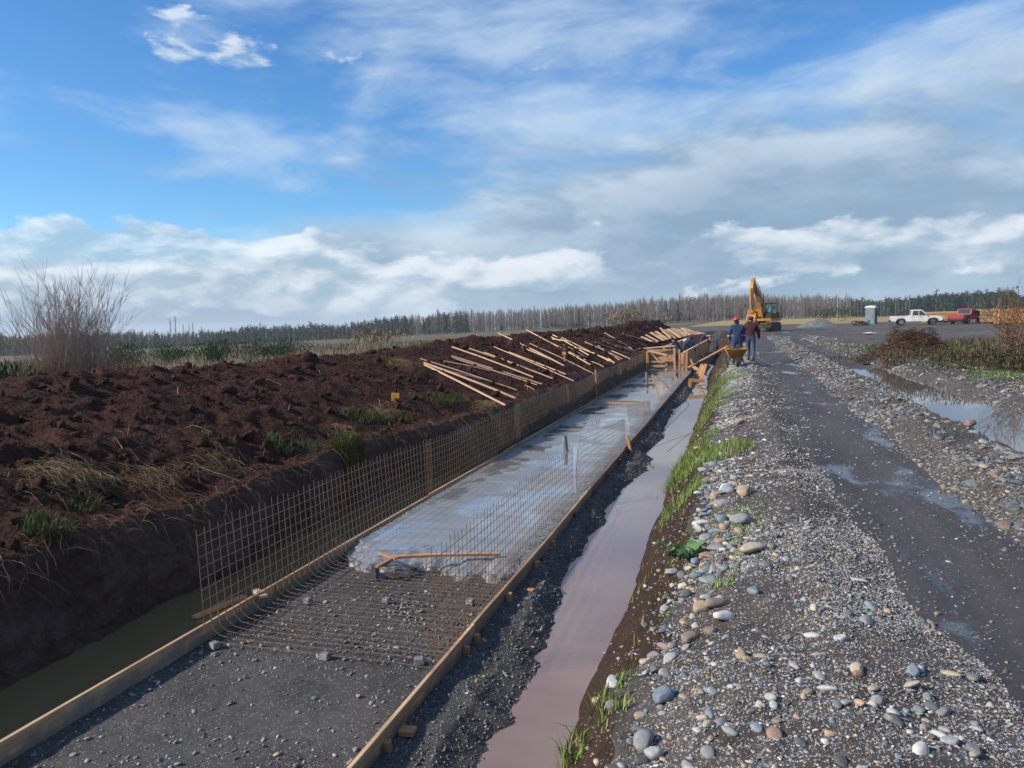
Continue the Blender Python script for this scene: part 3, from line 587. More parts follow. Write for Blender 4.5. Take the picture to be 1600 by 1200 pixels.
for k, (x0, y0, x1, y1) in enumerate(segs):
    a, b_ = hit(x0, y0), hit(x1, y1); t = np.linspace(0, 1, 14)[:, None]; P = a*(1-t)+b_*t; G = ground(P[:, 0], P[:, 1])
    A = np.array([(1-t[:, 0]).sum(), 0]); za, zb = np.polyfit(t[:, 0], G, 1)[::-1]; res = np.max(G-(za+zb*t[:, 0])); lift = res*.72+.015
    L = float(np.linalg.norm(a-b_)); wd = random.choice([.032, .038, .045]) if k > 8 else random.choice([.04, .05])
    o = plank('lath', (a[0], a[1], za+lift), (b_[0], b_[1], za+zb+lift), wd, random.choice([.02, .028, .035]), 'wood_pale', (random.uniform(-.3, .3), 0, 1), sag=random.uniform(.004, .02))
    if k < 26: tag(o, f'pale timber lath lying on the dark soil heap, {ORD[k]} from the near end', 'lath', 'timber laths strewn over the soil heap')
    else: tag(o, 'thin pale lath in the crowded far part of the lath pile on the soil heap', 'lath', 'laths crowded at the far end of the soil heap')
# heavier boards fanned out behind the formwork
Zb = [(15, 640, 130, 690), (60, 620, 190, 690), (110, 595, 250, 680), (165, 585, 290, 670), (210, 548, 320, 660), (260, 565, 370, 660), (290, 560, 420, 650), (330, 555, 440, 640), (345, 550, 470, 635), (395, 560, 490, 630), (430, 550, 520, 625), (460, 548, 540, 620), (490, 560, 570, 620), (0, 680, 90, 710), (30, 710, 190, 690), (520, 570, 600, 618), (545, 585, 625, 615), (575, 590, 650, 612), (600, 590, 680, 610), (150, 610, 230, 650), (240, 590, 330, 640), (380, 590, 470, 640)]
for k, (x0, y0, x1, y1) in enumerate(Zb):
    Yb = 44 + k*.65 if k < 13 else 42+k*.7; a = onY(1000+x0*.15, 430+y0*.15, Yb+1.0); b_ = onY(1000+x1*.15, 430+y1*.15, Yb)
    o = plank('board', a, b_, random.choice([.14, .18, .2]), .03, random.choice(['wood_pale', 'wood', 'wood']), (.4, -.7, 1))
    tag(o, 'pale sawn board leaning in the fanned stack on the bank behind the formwork', 'board', 'boards fanned out on the bank behind the formwork')
for k, (x0, y0, x1, y1) in enumerate([(1093, 588, 1099, 571), (1096, 590, 1103, 569), (1090, 584, 1097, 569), (1092, 579, 1101, 572), (1095, 592, 1100, 580)]):
    a = onz(x0, y0, -.85+.03*k); b_ = onY(x1, y1, a[1]+1.6); tag(plank('board', a, b_, .13, .03, 'wood_orange', (0, -.3, 1)), 'short orange board in the small pile on the ditch bank below the props', 'board', 'short boards piled on the ditch bank')
a, b_ = onY(1076, 574, 38.5), onY(1137, 541, 42); tag(plank('prop', a, b_, .12, .05, 'wood_orange', (0, -.5, 1)), 'long orange timber prop from formwork base across the ditch', 'prop')
a, b_ = onY(1084, 573, 38.5), onY(1094, 580, 36.5); tag(plank('prop', a, b_, .16, .05, 'wood_orange', (0, -.5, 1)), 'short broad prop at the foot of the right formwork', 'prop')
r = empty('timber_angle', tuple(onz(1077, 607, -1.1)), 0, 'orange timber angle standing in the far end of the ditch water', 'timber')
L0 = Vector(r.location); plank('upright', (L0.x, L0.y, -1.3), (L0.x+.03, L0.y, -.78), .13, .05, 'wood_orange', (0, 1, 0), parent=r); plank('arm', (L0.x-.02, L0.y, -.76), (L0.x+.62, L0.y+.05, -.80), .14, .05, 'wood_orange', (0, 1, 0), parent=r)
a, b_ = onz(1037, 641, -1.06), onz(1055, 641, -1.06); tag(plank('plank', a, b_, .10, .03, 'wood'), 'short plank bridging the gravel and the ditch below the rods', 'plank')
# ------------------------------------------------------------------ formwork for the canal walls
def shutter(name, x, y0, y1, z0, z1, n, side, label, lean=0.0, bow=0.0):
    r = empty(name, (x, y0, z0), 0, label, 'formwork', 'timber wall formwork'); Hh = z1-z0
    bx = lambda Y: bow*((Y-y0)/(y1-y0))**2
    nb = int((y1-y0)/.34)
    for i in range(nb):
        ya, yb = y0+(y1-y0)*i/nb, y0+(y1-y0)*(i+1)/nb; Y = (ya+yb)/2; q = random.uniform(-.008, .008)
        plank('face_board', (x+bx(Y)+q, Y, z0+random.uniform(-.02, .02)), (x+lean*Hh+bx(Y)+q, Y, z1+random.uniform(-.03, .02)), yb-ya-.012, .024, 'wood', (1, 0, 0), parent=r)
    for i in range(n):
        Y = y0+(y1-y0)*i/(n-1); q = random.uniform(-.01, .01)
        plank('stud', (x-side*.06+bx(Y), Y, z0-.02), (x-side*.06+lean*Hh+bx(Y), Y+q, z1+random.uniform(.01, .05)), .09, .07, 'wood', (1, 0, 0), parent=r)
    plank('rail', (x-side*.05+lean*Hh, y0, z1+.04), (x-side*.05+lean*Hh+bow, y1, z1+.04), .05, .14, 'wood_pale', (1, 0, 0), parent=r)
    return r
rs = shutter('wall_shutter', -2.58, 39.2, 62, -.90, .0, 10, 1, 'long slatted timber shutter leaning along the right canal wall', .02, .35)
plank('corner_post', (-2.68, 39.0, -.95), (-2.70, 39.0, .02), .12, .12, 'wood_orange', (1, 0, 0), parent=rs); plank('corner_post', (-2.50, 38.95, -.95), (-2.46, 38.95, .10), .10, .10, 'wood_orange', (1, 0, 0), parent=rs)
plank('brace', (-2.42, 39.05, .0), (-2.05, 38.9, -.85), .09, .05, 'wood_orange', (0, 1, 0), parent=rs); plank('brace', (-2.36, 47, .0), (-1.85, 46.8, -.8), .09, .05, 'wood', (0, 1, 0), parent=rs)
ls = shutter('wall_shutter', -4.05, 43.5, 62, -.90, .12, 8, -1, 'timber shutter along the left canal wall behind the square frame', 0, .1)
plank('end_post', (-3.40, 43.2, -.92), (-3.40, 43.2, .18), .11, .09, 'wood', (0, 1, 0), parent=ls); plank('end_post', (-3.12, 43.0, -.92), (-3.12, 43.0, .05), .10, .09, 'wood', (0, 1, 0), parent=ls)
plank('cap_beam', (-5.4, 43.0, .10), (-3.35, 43.15, .24), .12, .06, 'wood_pale', parent=ls); plank('face_panel', (-4.8, 43.35, -.30), (-3.42, 43.35, -.30), .70, .02, 'wood', (0, 1, 0), parent=ls)
fr = empty('braced_trestle', (-3.9, 38.6, SLAB), 0, 'square timber frame with a diagonal brace standing on the slab', 'frame', None)
P = lambda x, z, y=38.6: (x, y, SLAB+z)
for a, b_ in (((-4.36, 0), (-4.34, 1.12)), ((-3.46, 0), (-3.42, .86))): plank('post', P(*a), P(*b_), .085, .08, 'wood_orange', (0, 1, 0), parent=fr)
for a, b_ in (((-4.3, .30), (-3.48, .28)), ((-4.3, .50), (-3.48, .50)), ((-4.3, 1.05), (-3.40, .82))): plank('rail', P(*a, 38.53), P(*b_, 38.53), .10, .04, 'wood', (0, 1, 0), parent=fr)
plank('brace', P(-4.26, .95, 38.66), P(-3.80, .52, 38.66), .09, .04, 'wood', (0, 1, 0), parent=fr); plank('leg', P(-4.40, 0, 38.3), P(-4.38, 1.0, 38.5), .07, .05, 'wood_orange', (1, 0, 0), parent=fr)
sh = empty('saw_trestle', (onY(1106, 519, 66)[0], 66, gz(onY(1106, 519, 66)[0], 66)), 0, 'small pale timber trestle far beyond the formwork', 'trestle'); q = Vector(sh.location); 
for dx_ in (-.16, .16): plank('leg', q+Vector((dx_, 0, 0)), q+Vector((dx_, 0, .62)), .06, .05, 'wood_pale', (0, 1, 0), parent=sh)
for dz_ in (.28, .56): plank('rail', q+Vector((-.2, -.05, dz_)), q+Vector((.2, -.05, dz_)), .08, .04, 'wood_pale', (0, 1, 0), parent=sh)
# ------------------------------------------------------------------ yellow marker and survey stakes on the heap
p = hit(617, 632); z = gz(p[0], p[1]); r = empty('marker', (p[0], p[1], z), math.radians(20), 'yellow square marker plate on a short stake in dark soil', 'marker')
MB().box((0, 0, .04), (.05, .03, .22)).build('stake', M['wood_pale'], r); MB().box((.02, -.03, .16), (.15, .02, .10), Matrix.Rotation(.1, 3, 'Y')).build('plate', M['yellow_sign'], r, False, .004)
MB().box((-.035, -.03, .105), (.055, .022, .09)).build('plate_tab', M['yellow_sign'], r)
p = hit(882, 565); z = gz(p[0], p[1]); r = empty('marker', (p[0], p[1], z), 0, 'small pale wooden marker standing among the laths', 'marker'); MB().box((0, 0, .1), (.05, .03, .4)).build('stake', M['wood'], r); MB().box((0, -.03, .27), (.14, .02, .12)).build('plate', M['wood_orange'], r)
for k, (px, py) in enumerate([(757, 516), (766, 517), (799, 516), (807, 514)]):
    p = hit(px, py+6); zz = gz(p[0], p[1]); tag(plank('survey_stake', (p[0], p[1], zz-.1), (p[0]+.01, p[1], zz+random.uniform(.25, .4)), .05, .04, 'wood_pale', (0, 1, 0)), f'tiny pale survey stake on the crest of the soil heap, {ORD[k]} from the left', 'stake', 'survey stakes on the heap crest')
# ------------------------------------------------------------------ stones
def ico(sub, seed, flat=.62, rough=.16, elong=1.35):
    bm = bmesh.new(); bmesh.ops.create_icosphere(bm, subdivisions=sub, radius=.5); r_ = random.Random(seed)
    V = np.array([v.co[:] for v in bm.verts]); Fc = np.array([[v.index for v in f.verts] for f in bm.faces]); bm.free()
    for k in range(9):
        d = np.array([r_.gauss(0, 1) for _ in range(3)]); d /= np.linalg.norm(d); s_ = V@d; V += np.outer(np.sign(s_)*np.minimum(np.abs(s_), .5)*r_.uniform(-rough, rough), d)
        c0 = r_.uniform(.28, .44); over = np.maximum(V@d-c0, 0); V -= np.outer(over*r_.uniform(.5, .95), d)
    return V*np.array([elong, 1, flat]), Fc
STN_S = [ico(1, 50+i, random.uniform(.35, .75), .15, random.uniform(1.1, 1.6)) for i in range(6)]; STN_M = [ico(2, 70+i, random.uniform(.38, .78), .22, random.uniform(1.1, 1.6)) for i in range(6)]; STN_L = [ico(3, 90+i, random.uniform(.5, .82), .15, random.uniform(1.1, 1.6)) for i in range(8)]
PALC = np.array([(.17, .18, .185), (.23, .235, .235), (.33, .33, .32), (.14, .175, .205), (.37, .31, .235), (.30, .22, .145), (.09, .092, .095), (.20, .155, .125), (.17, .195, .205), (.44, .43, .41), (.22, .14, .11)])
PALN = ['grey', 'light grey', 'pale grey', 'blue-grey', 'buff', 'tan', 'dark grey', 'brown', 'greenish grey', 'whitish', 'reddish brown']
PALP = np.array([.20, .16, .12, .15, .08, .07, .09, .04, .05, .02, .02])
def rotm(a, b, c):
    ca, sa, cb, sb, cc, sc_ = np.cos(a), np.sin(a), np.cos(b), np.sin(b), np.cos(c), np.sin(c); o = np.zeros((len(a), 3, 3))
    o[:, 0, 0] = ca*cb; o[:, 0, 1] = ca*sb*sc_-sa*cc; o[:, 0, 2] = ca*sb*cc+sa*sc_; o[:, 1, 0] = sa*cb; o[:, 1, 1] = sa*sb*sc_+ca*cc; o[:, 1, 2] = sa*sb*cc-ca*sc_; o[:, 2, 0] = -sb; o[:, 2, 1] = cb*sc_; o[:, 2, 2] = cb*cc
    return o
def scatter(name, bases, pos, size, colr, matn, tilt=.35, smooth=True):
    N = len(pos); R_ = rotm(rng.uniform(0, 6.28, N), rng.normal(0, tilt, N), rng.normal(0, tilt, N)); which = rng.integers(0, len(bases), N); VV, FF, CC = [], [], []; off = 0
    for k, (bv, bf) in enumerate(bases):
        i = np.where(which == k)[0]
        if not len(i): continue
        P_ = np.einsum('nij,vj->nvi', R_[i], bv)*size[i][:, None, None] + pos[i][:, None, :]
        VV.append(P_.reshape(-1, 3)); FF.append((bf[None]+(np.arange(len(i))*len(bv))[:, None, None]).reshape(-1, 3)+off); CC.append(np.repeat(colr[i], len(bv), 0)); off += len(i)*len(bv)
    return np_mesh(name, np.concatenate(VV), np.concatenate(FF), M[matn], smooth, np.concatenate(CC))
def project(P):
    v = P-CAM; d = v@_f; return 800+F*(v@_r)/d, 600-F*(v@_u)/d, d
def zone_points(i0, i1, dens, y0, y1, smin_px, smax, power, patch=None, seed=0, floor_=.008):
    """points in a ground section: stones get sparser with distance; sizes follow a power law, none smaller than smin_px"""
    r_ = np.random.default_rng(seed); out = []
    for a in np.exp(np.arange(math.log(y0), math.log(y1), .12)):
        b = a*math.exp(.12); cx, _, _ = ctrl(np.array([(a+b)/2])); wd = float(cx[i1][0]-cx[i0][0]); s0 = max(floor_, smin_px*math.hypot(a, 1.5)/F)
        n = int(dens*wd*(b-a)*(.02/s0)**1.5)
        if n < 1: continue
        Y = r_.uniform(a, b, n); cx, _, _ = ctrl(Y); u = r_.random(n); X = cx[i0]+(cx[i1]-cx[i0])*u
        s_ = s0*(1-r_.random(n)*(1-(smax/s0)**(1-power)))**(1/(1-power)); keep = np.ones(n, bool)
        if patch is not None: keep = r_.random(n) < patch(X, Y, u, s_)
        out.append(np.stack([X, Y, s_], 1)[keep])
    A = np.concatenate(out); z = ground(A[:, 0], A[:, 1]); return np.stack([A[:, 0], A[:, 1], z+A[:, 2]*.05, A[:, 2]], 1)
pr = lambda X, Y, u, s: np.clip(.50+1.3*fbm(X*1.3, Y*.8, 3, .5, 31), .10, 1)*np.clip((X+.46+.16*fbm(Y*1.1, Y*0, 2, .5, 37))/.2, .02, 1)*np.where(s > .028, np.clip(1.1-(X+.3)*1.1, .16, 1), 1)
zones = {'gravel_ridge': (zone_points(15, 19, 2300, 1.6, 60, 2.0, .09, 3.65, pr, 1, .0055), 'loose grey gravel covering the ridge beside the ditch'),
         'stony_ridge': (zone_points(21, 24, 900, 4, 60, 2.3, .13, 3.3, lambda X, Y, u, s: np.clip(.5+1.0*fbm(X*1.3, Y*.8, 3, .5, 35), .1, 1), 2), 'loose stones covering the ridge between track and puddle'),
         'roadside_ridge': (zone_points(26, 29, 500, 8, 60, 2.3, .16, 3.2, lambda X, Y, u, s: np.clip(.45+1.2*fbm(X*1.3, Y*.8, 3, .5, 36), .06, 1), 3), 'loose stones on the low ridge beyond the puddle'),
         'dirt_road': (zone_points(19, 21, 130, 2.5, 30, 3, .05, 3.2, lambda X, Y, u, s: np.clip(np.abs(u-.5)*1.6, .1, 1), 4), 'small pebbles pressed into the muddy track'),
         'trench_shoulder': (zone_points(9, 11, 420, 2.5, 30, 2.3, .05, 3.4, None, 5, .007), 'fine gravel on the strip between board and ditch'),
         'ditch_bank': (zone_points(14, 16, 260, 2.5, 40, 2.2, .06, 3.2, lambda X, Y, u, s: .12+.5*u**3, 6), 'pebbles fallen down the earth bank of the ditch')}
n = 14000; A = np.stack([rng.uniform(-4.5, -2.25, n), 1.8+6.3*rng.random(n)**1.1, np.zeros(n), np.clip(.009*(1-rng.random(n)*.985)**(-.5), 0, .045)], 1)
kp = rng.random(n) < np.clip(.5+1.2*fbm(A[:, 0]*1.5, A[:, 1]*1.5, 3, .5, 33), .1, 1); A = A[kp]; A[:, 2] = -1.0+.012*fbm(A[:, 0]*3, A[:, 1]*3, 4, .5, 21)+A[:, 3]*.15
m = 90; hp = np.stack([rng.normal(-3.05, .13, m), rng.normal(6.55, .15, m), -.99+rng.random(m)*.01, rng.uniform(.02, .04, m)], 1); zones['canal_bed'] = (np.concatenate([A, hp]), 'pale pebbles scattered over the dark canal bed')
cl = []
for cx0, cy0, sx_, sy_, nn, lo_, hi_ in [(-.26, 8.3, .10, .7, 26, .05, .13), (-.26, 7.0, .10, .5, 22, .045, .12), (-.34, 5.9, .11, .4, 26, .04, .11), (.62, 3.55, .16, .16, 34, .03, .065), (-.1, 3.6, .3, .4, 30, .03, .08), (-.35, 12, .15, 2, 22, .06, .14), (-.45, 4.6, .1, .5, 18, .03, .07)]:
    xx, yy, ss = rng.normal(cx0, sx_, nn), rng.normal(cy0, sy_, nn), lo_*(1-rng.random(nn)*.93)**(-.5); ss = np.minimum(ss, hi_); cl.append(np.stack([xx, yy, ground(xx, yy)+ss*.13, ss], 1))
zones['gravel_ridge'] = (np.concatenate([zones['gravel_ridge'][0]]+cl), zones['gravel_ridge'][1])
big = []; total = 0
for nm, (A, lab) in zones.items():
    ci = rng.choice(len(PALC), len(A), p=PALP); c3 = PALC[ci]*rng.uniform(.7, 1.3, (len(A), 1))*{'stony_ridge': .72, 'roadside_ridge': .72, 'dirt_road': .8, 'trench_shoulder': .7, 'gravel_ridge': 1.12}.get(nm, 1.0); px, py, d = project(A[:, :3]); inv = (px > -60) & (px < 1660) & (py < 1280) & (d > 1) & (A[:, 3]*F/np.maximum(d, 1) > 2.15)
    A, ci, c3, px, py, d = A[inv], ci[inv], c3[inv], px[inv], py[inv], d[inv]; spx = A[:, 3]*F/d
    for i in np.where((spx > 11) & (px > 5) & (px < 1595) & (py < 1195))[0]: big.append((spx[i], nm, A[i], ci[i], c3[i]))
    zones[nm] = (A, lab, ci, c3, spx)
# the boulders one can name, then the 300 largest
named = [(1130, 968, .17, .085, 9, .35, 'long whitish oblong stone on the bank of the ridge'), (1163, 775, .21, .15, 5, 1.0, 'big tan rounded boulder on the ridge beside the grass'), (1152, 862, .0, 0, 0, 0, None), (1078, 1003, .15, .09, 7, .6, 'dark brown oval stone at the ridge edge above the earth bank'),
         (1155, 818, .21, .13, 1, .3, 'largest smooth pale grey boulder on the ridge'), (1175, 863, .19, .13, 4, .6, 'large buff boulder below the pale grey boulder'), (1129, 772, .09, .075, 8, 0, 'round greenish grey cobble beside the grass'), (1115, 752, .11, .07, 2, .2, 'smooth pale grey cobble above the round greenish cobble'),
         (1126, 850, .11, .08, 5, 0, 'tan round cobble left of the buff boulder'), (1126, 836, .12, .06, 1, 0, 'light grey cobble in the boulder cluster'), (1095, 955, .13, .10, 5, .2, 'tan cobble left of the long whitish stone'), (1118, 948, .19, .09, 7, .5, 'long brownish stone behind the whitish oblong stone'), (1102, 940, .09, .065, 2, 0, 'pale egg shaped cobble above the tan cobble'),
         (1122, 939, .08, .06, 4, 0, 'buff egg shaped cobble beside the pale one'), (1035, 1097, .13, .11, 3, .4, 'broad brownish grey stone on lower ridge'), (1006, 1170, .14, .09, 0, 1.2, 'angular grey stone near the bottom edge of the ridge'), (1021, 1185, .10, .08, 2, .4, 'pale angular stone beside the angular grey one'), (1425, 1082, .075, .055, 4, .2, 'buff egg shaped cobble topping the heap of cobbles on lower right ridge'),
         (1155, 661, .22, .13, 5, .3, 'tan boulder lying alone on the far ridge'), (1343, 909, .10, .05, 9, 0, 'whitish flat stone at the edge of the track'), (1340, 1058, .06, .05, 10, 0, 'reddish stone on the gravel ridge'), (1515, 666, .17, .14, 10, .4, 'reddish brown rock at the rim of the puddle')]
def stone_obj(p, sx, sy, ci, rz, label, group=None, c3=None, s=None):
    bme = random.choice(STN_ME); o = link('cobble', bme); o.location = p; o.scale = (sx/1.3, sy, sy*random.uniform(.8, 1.1)) if s is None else (s, s, s); o.rotation_euler = (random.gauss(0, .2), random.gauss(0, .2), rz)
    c0 = PALC[ci]*1.15 if c3 is None else c3; o.color = (*[float(q) for q in c0], 1); tag(o, label, 'stone', group); return o
STN_ME = [np_mesh('cobble', v, f_, M['stone'], True) for v, f_ in STN_L]
taken = []
for px, py, a, b, ci, rz, lab in named:
    if lab is None: continue
    p = hit(px, py); stone_obj((p[0], p[1], gz(p[0], p[1])+b*.22), a, b, ci, rz, lab); taken.append(p)
big.sort(key=lambda q: -q[0]); big = big[:278]; cut = {}
WH = {'gravel_ridge': 'on the gravel ridge beside the ditch', 'stony_ridge': 'on the ridge between track and puddle', 'roadside_ridge': 'on the low ridge beyond the puddle', 'dirt_road': 'pressed into the muddy track', 'trench_shoulder': 'on the dark strip beside the ditch', 'ditch_bank': 'on the earth bank above the ditch', 'canal_bed': 'on the dark canal bed'}
for s_, nm, p, ci, c3 in big: stone_obj(p[:3], 0, 0, ci, random.uniform(0, 6.28), f'loose {PALN[ci]} rounded stone {WH[nm]}', f'{PALN[ci]} stones {WH[nm]}', c3, p[3]); cut.setdefault(nm, set()).add(tuple(p[:2]))
for nm, (A, lab, ci, c3, spx) in zones.items():
    keep = np.array([tuple(q[:2]) not in cut.get(nm, ()) for q in A]); A, c3, spx = A[keep], c3[keep], spx[keep]; lo = spx < 10
    for part, bases in ((lo, STN_S), (~lo, STN_M)):
        if part.sum() < 3: continue
        me = scatter('gravel', bases, A[part, :3], A[part, 3], c3[part], 'pebble'); tag(link('gravel', me), lab if part is lo else lab.replace('loose ', 'larger ').replace('small ', 'larger ').replace('fine gravel', 'coarse stones').replace('pale pebbles', 'larger pebbles').replace('pebbles fallen', 'stones fallen'), 'gravel', None, 'stuff'); total += len(me.polygons)
print('pebble tris', total)
# soil clods on the heap
n = 9000; Y = 2+70*rng.random(n)**1.6; cx, _, _ = ctrl(Y); X = cx[0]+.8+(cx[5]-cx[0]-.9)*rng.random(n); s_ = np.clip(.030*(1-rng.random(n)*.988)**(-.47), 0, .22)*I(Y, [0, 20, 70], [.9, 1.4, 2.4])
CL = [ico(2, 120+i, .72, .4, 1.2) for i in range(6)]; CL = [(v+.05*np.sin(v[:, [1, 2, 0]]*19+i), f_) for i, (v, f_) in enumerate(CL)]; CS = [ico(1, 140+i, .72, .4, 1.2) for i in range(6)]
P_ = np.stack([X, Y, ground(X, Y)+s_*.1], 1); bigc = s_/np.hypot(X, Y) > .0062
for m_, bases, nm, lab in ((bigc, CL, 'soil_clods', 'coarse clods of dark soil covering the heap'), (~bigc, CS, 'soil_crumbs', 'small crumbs of dark soil covering the heap')):
    me = scatter(nm, bases, P_[m_], s_[m_], np.ones((m_.sum(), 3)), 'clod', .8, False); tag(link(nm, me), lab, 'soil', None, 'stuff'); print(nm, len(me.polygons))
# ------------------------------------------------------------------ blades, twigs and plants
def blades(pos, length, width, lean, colr, droop=.35, seg=2, r_=rng):
    """bundles of tapering curved strips as one vertex array"""
    N = len(pos); th = r_.uniform(0, 6.28, N); d = np.stack([np.cos(th), np.sin(th), 0*th], 1); s_ = np.stack([-np.sin(th), np.cos(th), 0*th], 1); L = length[:, None]; ln = lean[:, None]
    wv = s_*(width[:, None]/2); up = np.array([0, 0, 1.0]); p1 = pos + up*L*.55 + d*ln*L*.35; p2 = pos + up*L*(1-droop*ln*.9) + d*ln*L*(.9)
    V = np.stack([pos-wv, pos+wv, p1+wv*.8, p1-wv*.8, p2], 1).reshape(-1, 3); b = np.arange(N)[:, None]*5
    Ft = np.concatenate([b+np.array([[0, 1, 2]]), b+np.array([[0, 2, 3]]), b+np.array([[3, 2, 4]])]); C = np.repeat(colr, 5, 0)
    return V, Ft, C
def bl_obj(name, parts, label, cat, kind='stuff', matn='blade', group=None):
    o = 0; VV, FF, CC = [], [], []
    for V, Ft, C in parts: VV.append(V); FF.append(Ft+o); CC.append(C); o += len(V)
    return tag(link(name, np_mesh(name, np.concatenate(VV), np.concatenate(FF), M[matn], False, np.concatenate(CC))), label, cat, group, kind)
GREEN = np.array([(.10, .18, .026), (.14, .24, .04), (.07, .13, .022), (.20, .22, .07)]); DRY = np.array([(.30, .22, .12), (.22, .155, .085), (.38, .29, .17), (.16, .11, .065)]); OLIVE = np.array([(.085, .078, .040), (.11, .095, .055), (.065, .062, .032), (.14, .115, .07)]); BROWN = np.array([(.11, .065, .038), (.16, .10, .06), (.08, .048, .03), (.2, .13, .08)])
def cpick(P, n): return P[rng.integers(0, len(P), n)]*rng.uniform(.75, 1.25, (n, 1))
def tuft(x, y, rad, n, L, P=GREEN, wd=.007, lean=.8, sy=1.0):
    a = rng.uniform(0, 6.28, n); q = rad*np.sqrt(rng.random(n)); X = x+q*np.cos(a); Y = y+q*np.sin(a)*sy; pos = np.stack([X, Y, ground(X, Y)-.01], 1)
    return blades(pos, L*rng.uniform(.5, 1.15, n), wd*rng.uniform(.7, 1.4, n), lean*rng.random(n), cpick(P, n))
gp = []
for px, py, rad, n, L in [(1040, 770, .28, 900, .26), (1065, 745, .22, 600, .20), (1015, 800, .16, 420, .24), (1112, 712, .34, 650, .22), (1085, 700, .25, 420, .18), (1095, 668, .35, 600, .18), (1100, 650, .4, 520, .18), (1075, 735, .2, 420, .17), (1120, 604, .5, 700, .2), (1128, 590, .5, 420, .16), (1118, 625, .45, 420, .18), (1098, 838, .30, 420, .07), (1120, 830, .25, 260, .07), (1090, 880, .35, 420, .06), (1140, 800, .2, 130, .07),
                          (1003, 918, .09, 130, .10), (1130, 912, .09, 130, .08), (948, 1100, .12, 170, .10), (955, 1112, .08, 80, .08), (885, 1192, .10, 220, .14), (1037, 968, .06, 50, .05), (975, 1060, .07, 60, .08), (1050, 795, .2, 260, .2), (1030, 745, .15, 300, .2), (1000, 815, .10, 200, .2)]:
    p = hit(px, py); bigp = rad >= .2; gp.append(tuft(p[0]+(.10 if bigp else 0), p[1], rad*(1.35 if bigp else 1), int(n*(1.7 if bigp else (.5 if py > 900 else 1))), L*(.7 if bigp else .9), np.concatenate([GREEN*1.15, GREEN*1.25, GREEN[1:2]*1.3, DRY[:1]]), .006, 1.25, 1.3))
for Y in np.arange(3.5, 34, .16):
    cx, _, _ = ctrl(np.array([Y])); dens = max(0, float(fbm(np.array([Y*.6]), np.array([1.]), 2, .5, 90)[0]+.35))*(.10 if Y < 7 else 1.0)
    n = int(60*dens)
    if n: gp.append(tuft(float(cx[15][0])+random.uniform(-.14, .42), Y, .26, n, random.uniform(.06, .17), np.concatenate([GREEN, GREEN, OLIVE[:2]*1.5, DRY[:1]]), .007, 1.2))
gp0 = gp; bl_obj('bank_grass', gp, 'fresh green grass along the top of the ditch bank', 'grass')
gp = [tuft(hit(px, py)[0], hit(px, py)[1], rad*1.1, int(n*2.2), L, np.concatenate([GREEN*.55, GREEN*.4, OLIVE]), .0065, 1.4) for px, py, rad, n, L in [(70, 832, .18, 90, .20), (55, 820, .1, 40, .16), (95, 838, .12, 50, .16), (132, 793, .14, 60, .18), (545, 690, .22, 420, .20), (540, 705, .18, 260, .2), (440, 703, .16, 80, .16), (482, 700, .2, 110, .14), (560, 652, .25, 220, .14), (585, 655, .2, 150, .12), (625, 655, .2, 160, .14), (690, 628, .3, 320, .16), (715, 620, .2, 160, .12), (318, 682, .08, 40, .1), (365, 694, .05, 25, .1), (648, 620, .12, 70, .1), (735, 630, .2, 100, .1), (18, 745, .06, 14, .1), (430, 690, .12, 60, .14)]]
bl_obj('edge_grass', gp, 'green grass tufts along the lip of the trench', 'grass')
def twig_parts(paths, r0, colr, n=3):
    VV, FF, CC = [], [], []; o = 0
    for path, rad, c_ in zip(paths, r0, colr):
        mb = MB().tube(path, [rad*(1-.75*i/(len(path)-1)) for i in range(len(path))], n, 0, False); VV.append(np.array(mb.v)); f4 = np.array(mb.f); FF.append(np.concatenate([f4[:, [0, 1, 2]], f4[:, [0, 2, 3]]])+o); o += len(mb.v); CC.append(np.repeat(np.array([c_]), len(mb.v), 0))
    return np.concatenate(VV), np.concatenate(FF), np.concatenate(CC)
# clumps of dry straw that one can pick out
for k, (px, py, rad, n, L, lab) in enumerate([(110, 745, .36, 420, .22, 'pale straw clump on the dark soil at the left'), (245, 755, .40, 260, .22, 'brown straw tangle on the trench lip right of the pale straw clump'), (625, 565, .45, 260, .3, 'dry grass clod on the heap beside the laths'), (540, 675, .16, 120, .14, 'small straw bunch behind the bright green tuft'), (770, 640, .35, 200, .22, 'dry grass under the nearest laths at the trench lip'), (600, 650, .3, 150, .16, 'faded straw beside the yellow marker'), (345, 730, .35, 200, .2, 'grey straw tangle at the middle of the trench lip')]):
    p = hit(px, py); paths, rd_, cc_ = [], [], []; dom = random.uniform(-.6, .4)
    for i in range(int(n*.9)):
        x_, y_ = p[0]+random.gauss(0, rad*.5), p[1]+random.gauss(0, rad*.62); a_ = dom+random.gauss(0, .75); ll = L*random.uniform(.6, 1.9); hh = random.uniform(.0, .11)*math.exp(-((x_-p[0])**2+(y_-p[1])**2)/(rad*rad))+.01
        e_ = [(x_+math.cos(a_)*ll*t, y_+math.sin(a_)*ll*t) for t in (-.5, 0, .5)]; paths.append((e_, hh, random.uniform(.2, 1.6))); rd_.append(random.uniform(.002, .0042)); cc_.append(cpick(DRY if k not in (1, 6) else np.concatenate([BROWN*1.3, DRY*.8]), 1)[0])
    E_ = np.array([q[0] for q in paths]); G_ = ground(E_[..., 0], E_[..., 1])
    paths = [[(*q[0][0], g_[0]+q[1]*.3), (*q[0][1], g_[1]+q[1]+.02), (*q[0][2], g_[2]+q[1]*q[2])] for q, g_ in zip(paths, G_)]
    V, Ft, C = twig_parts(paths, rd_, cc_); tag(link('straw_clump', np_mesh('straw_clump', V, Ft, M['twig'], False, C)), lab, 'straw', None, 'thing')
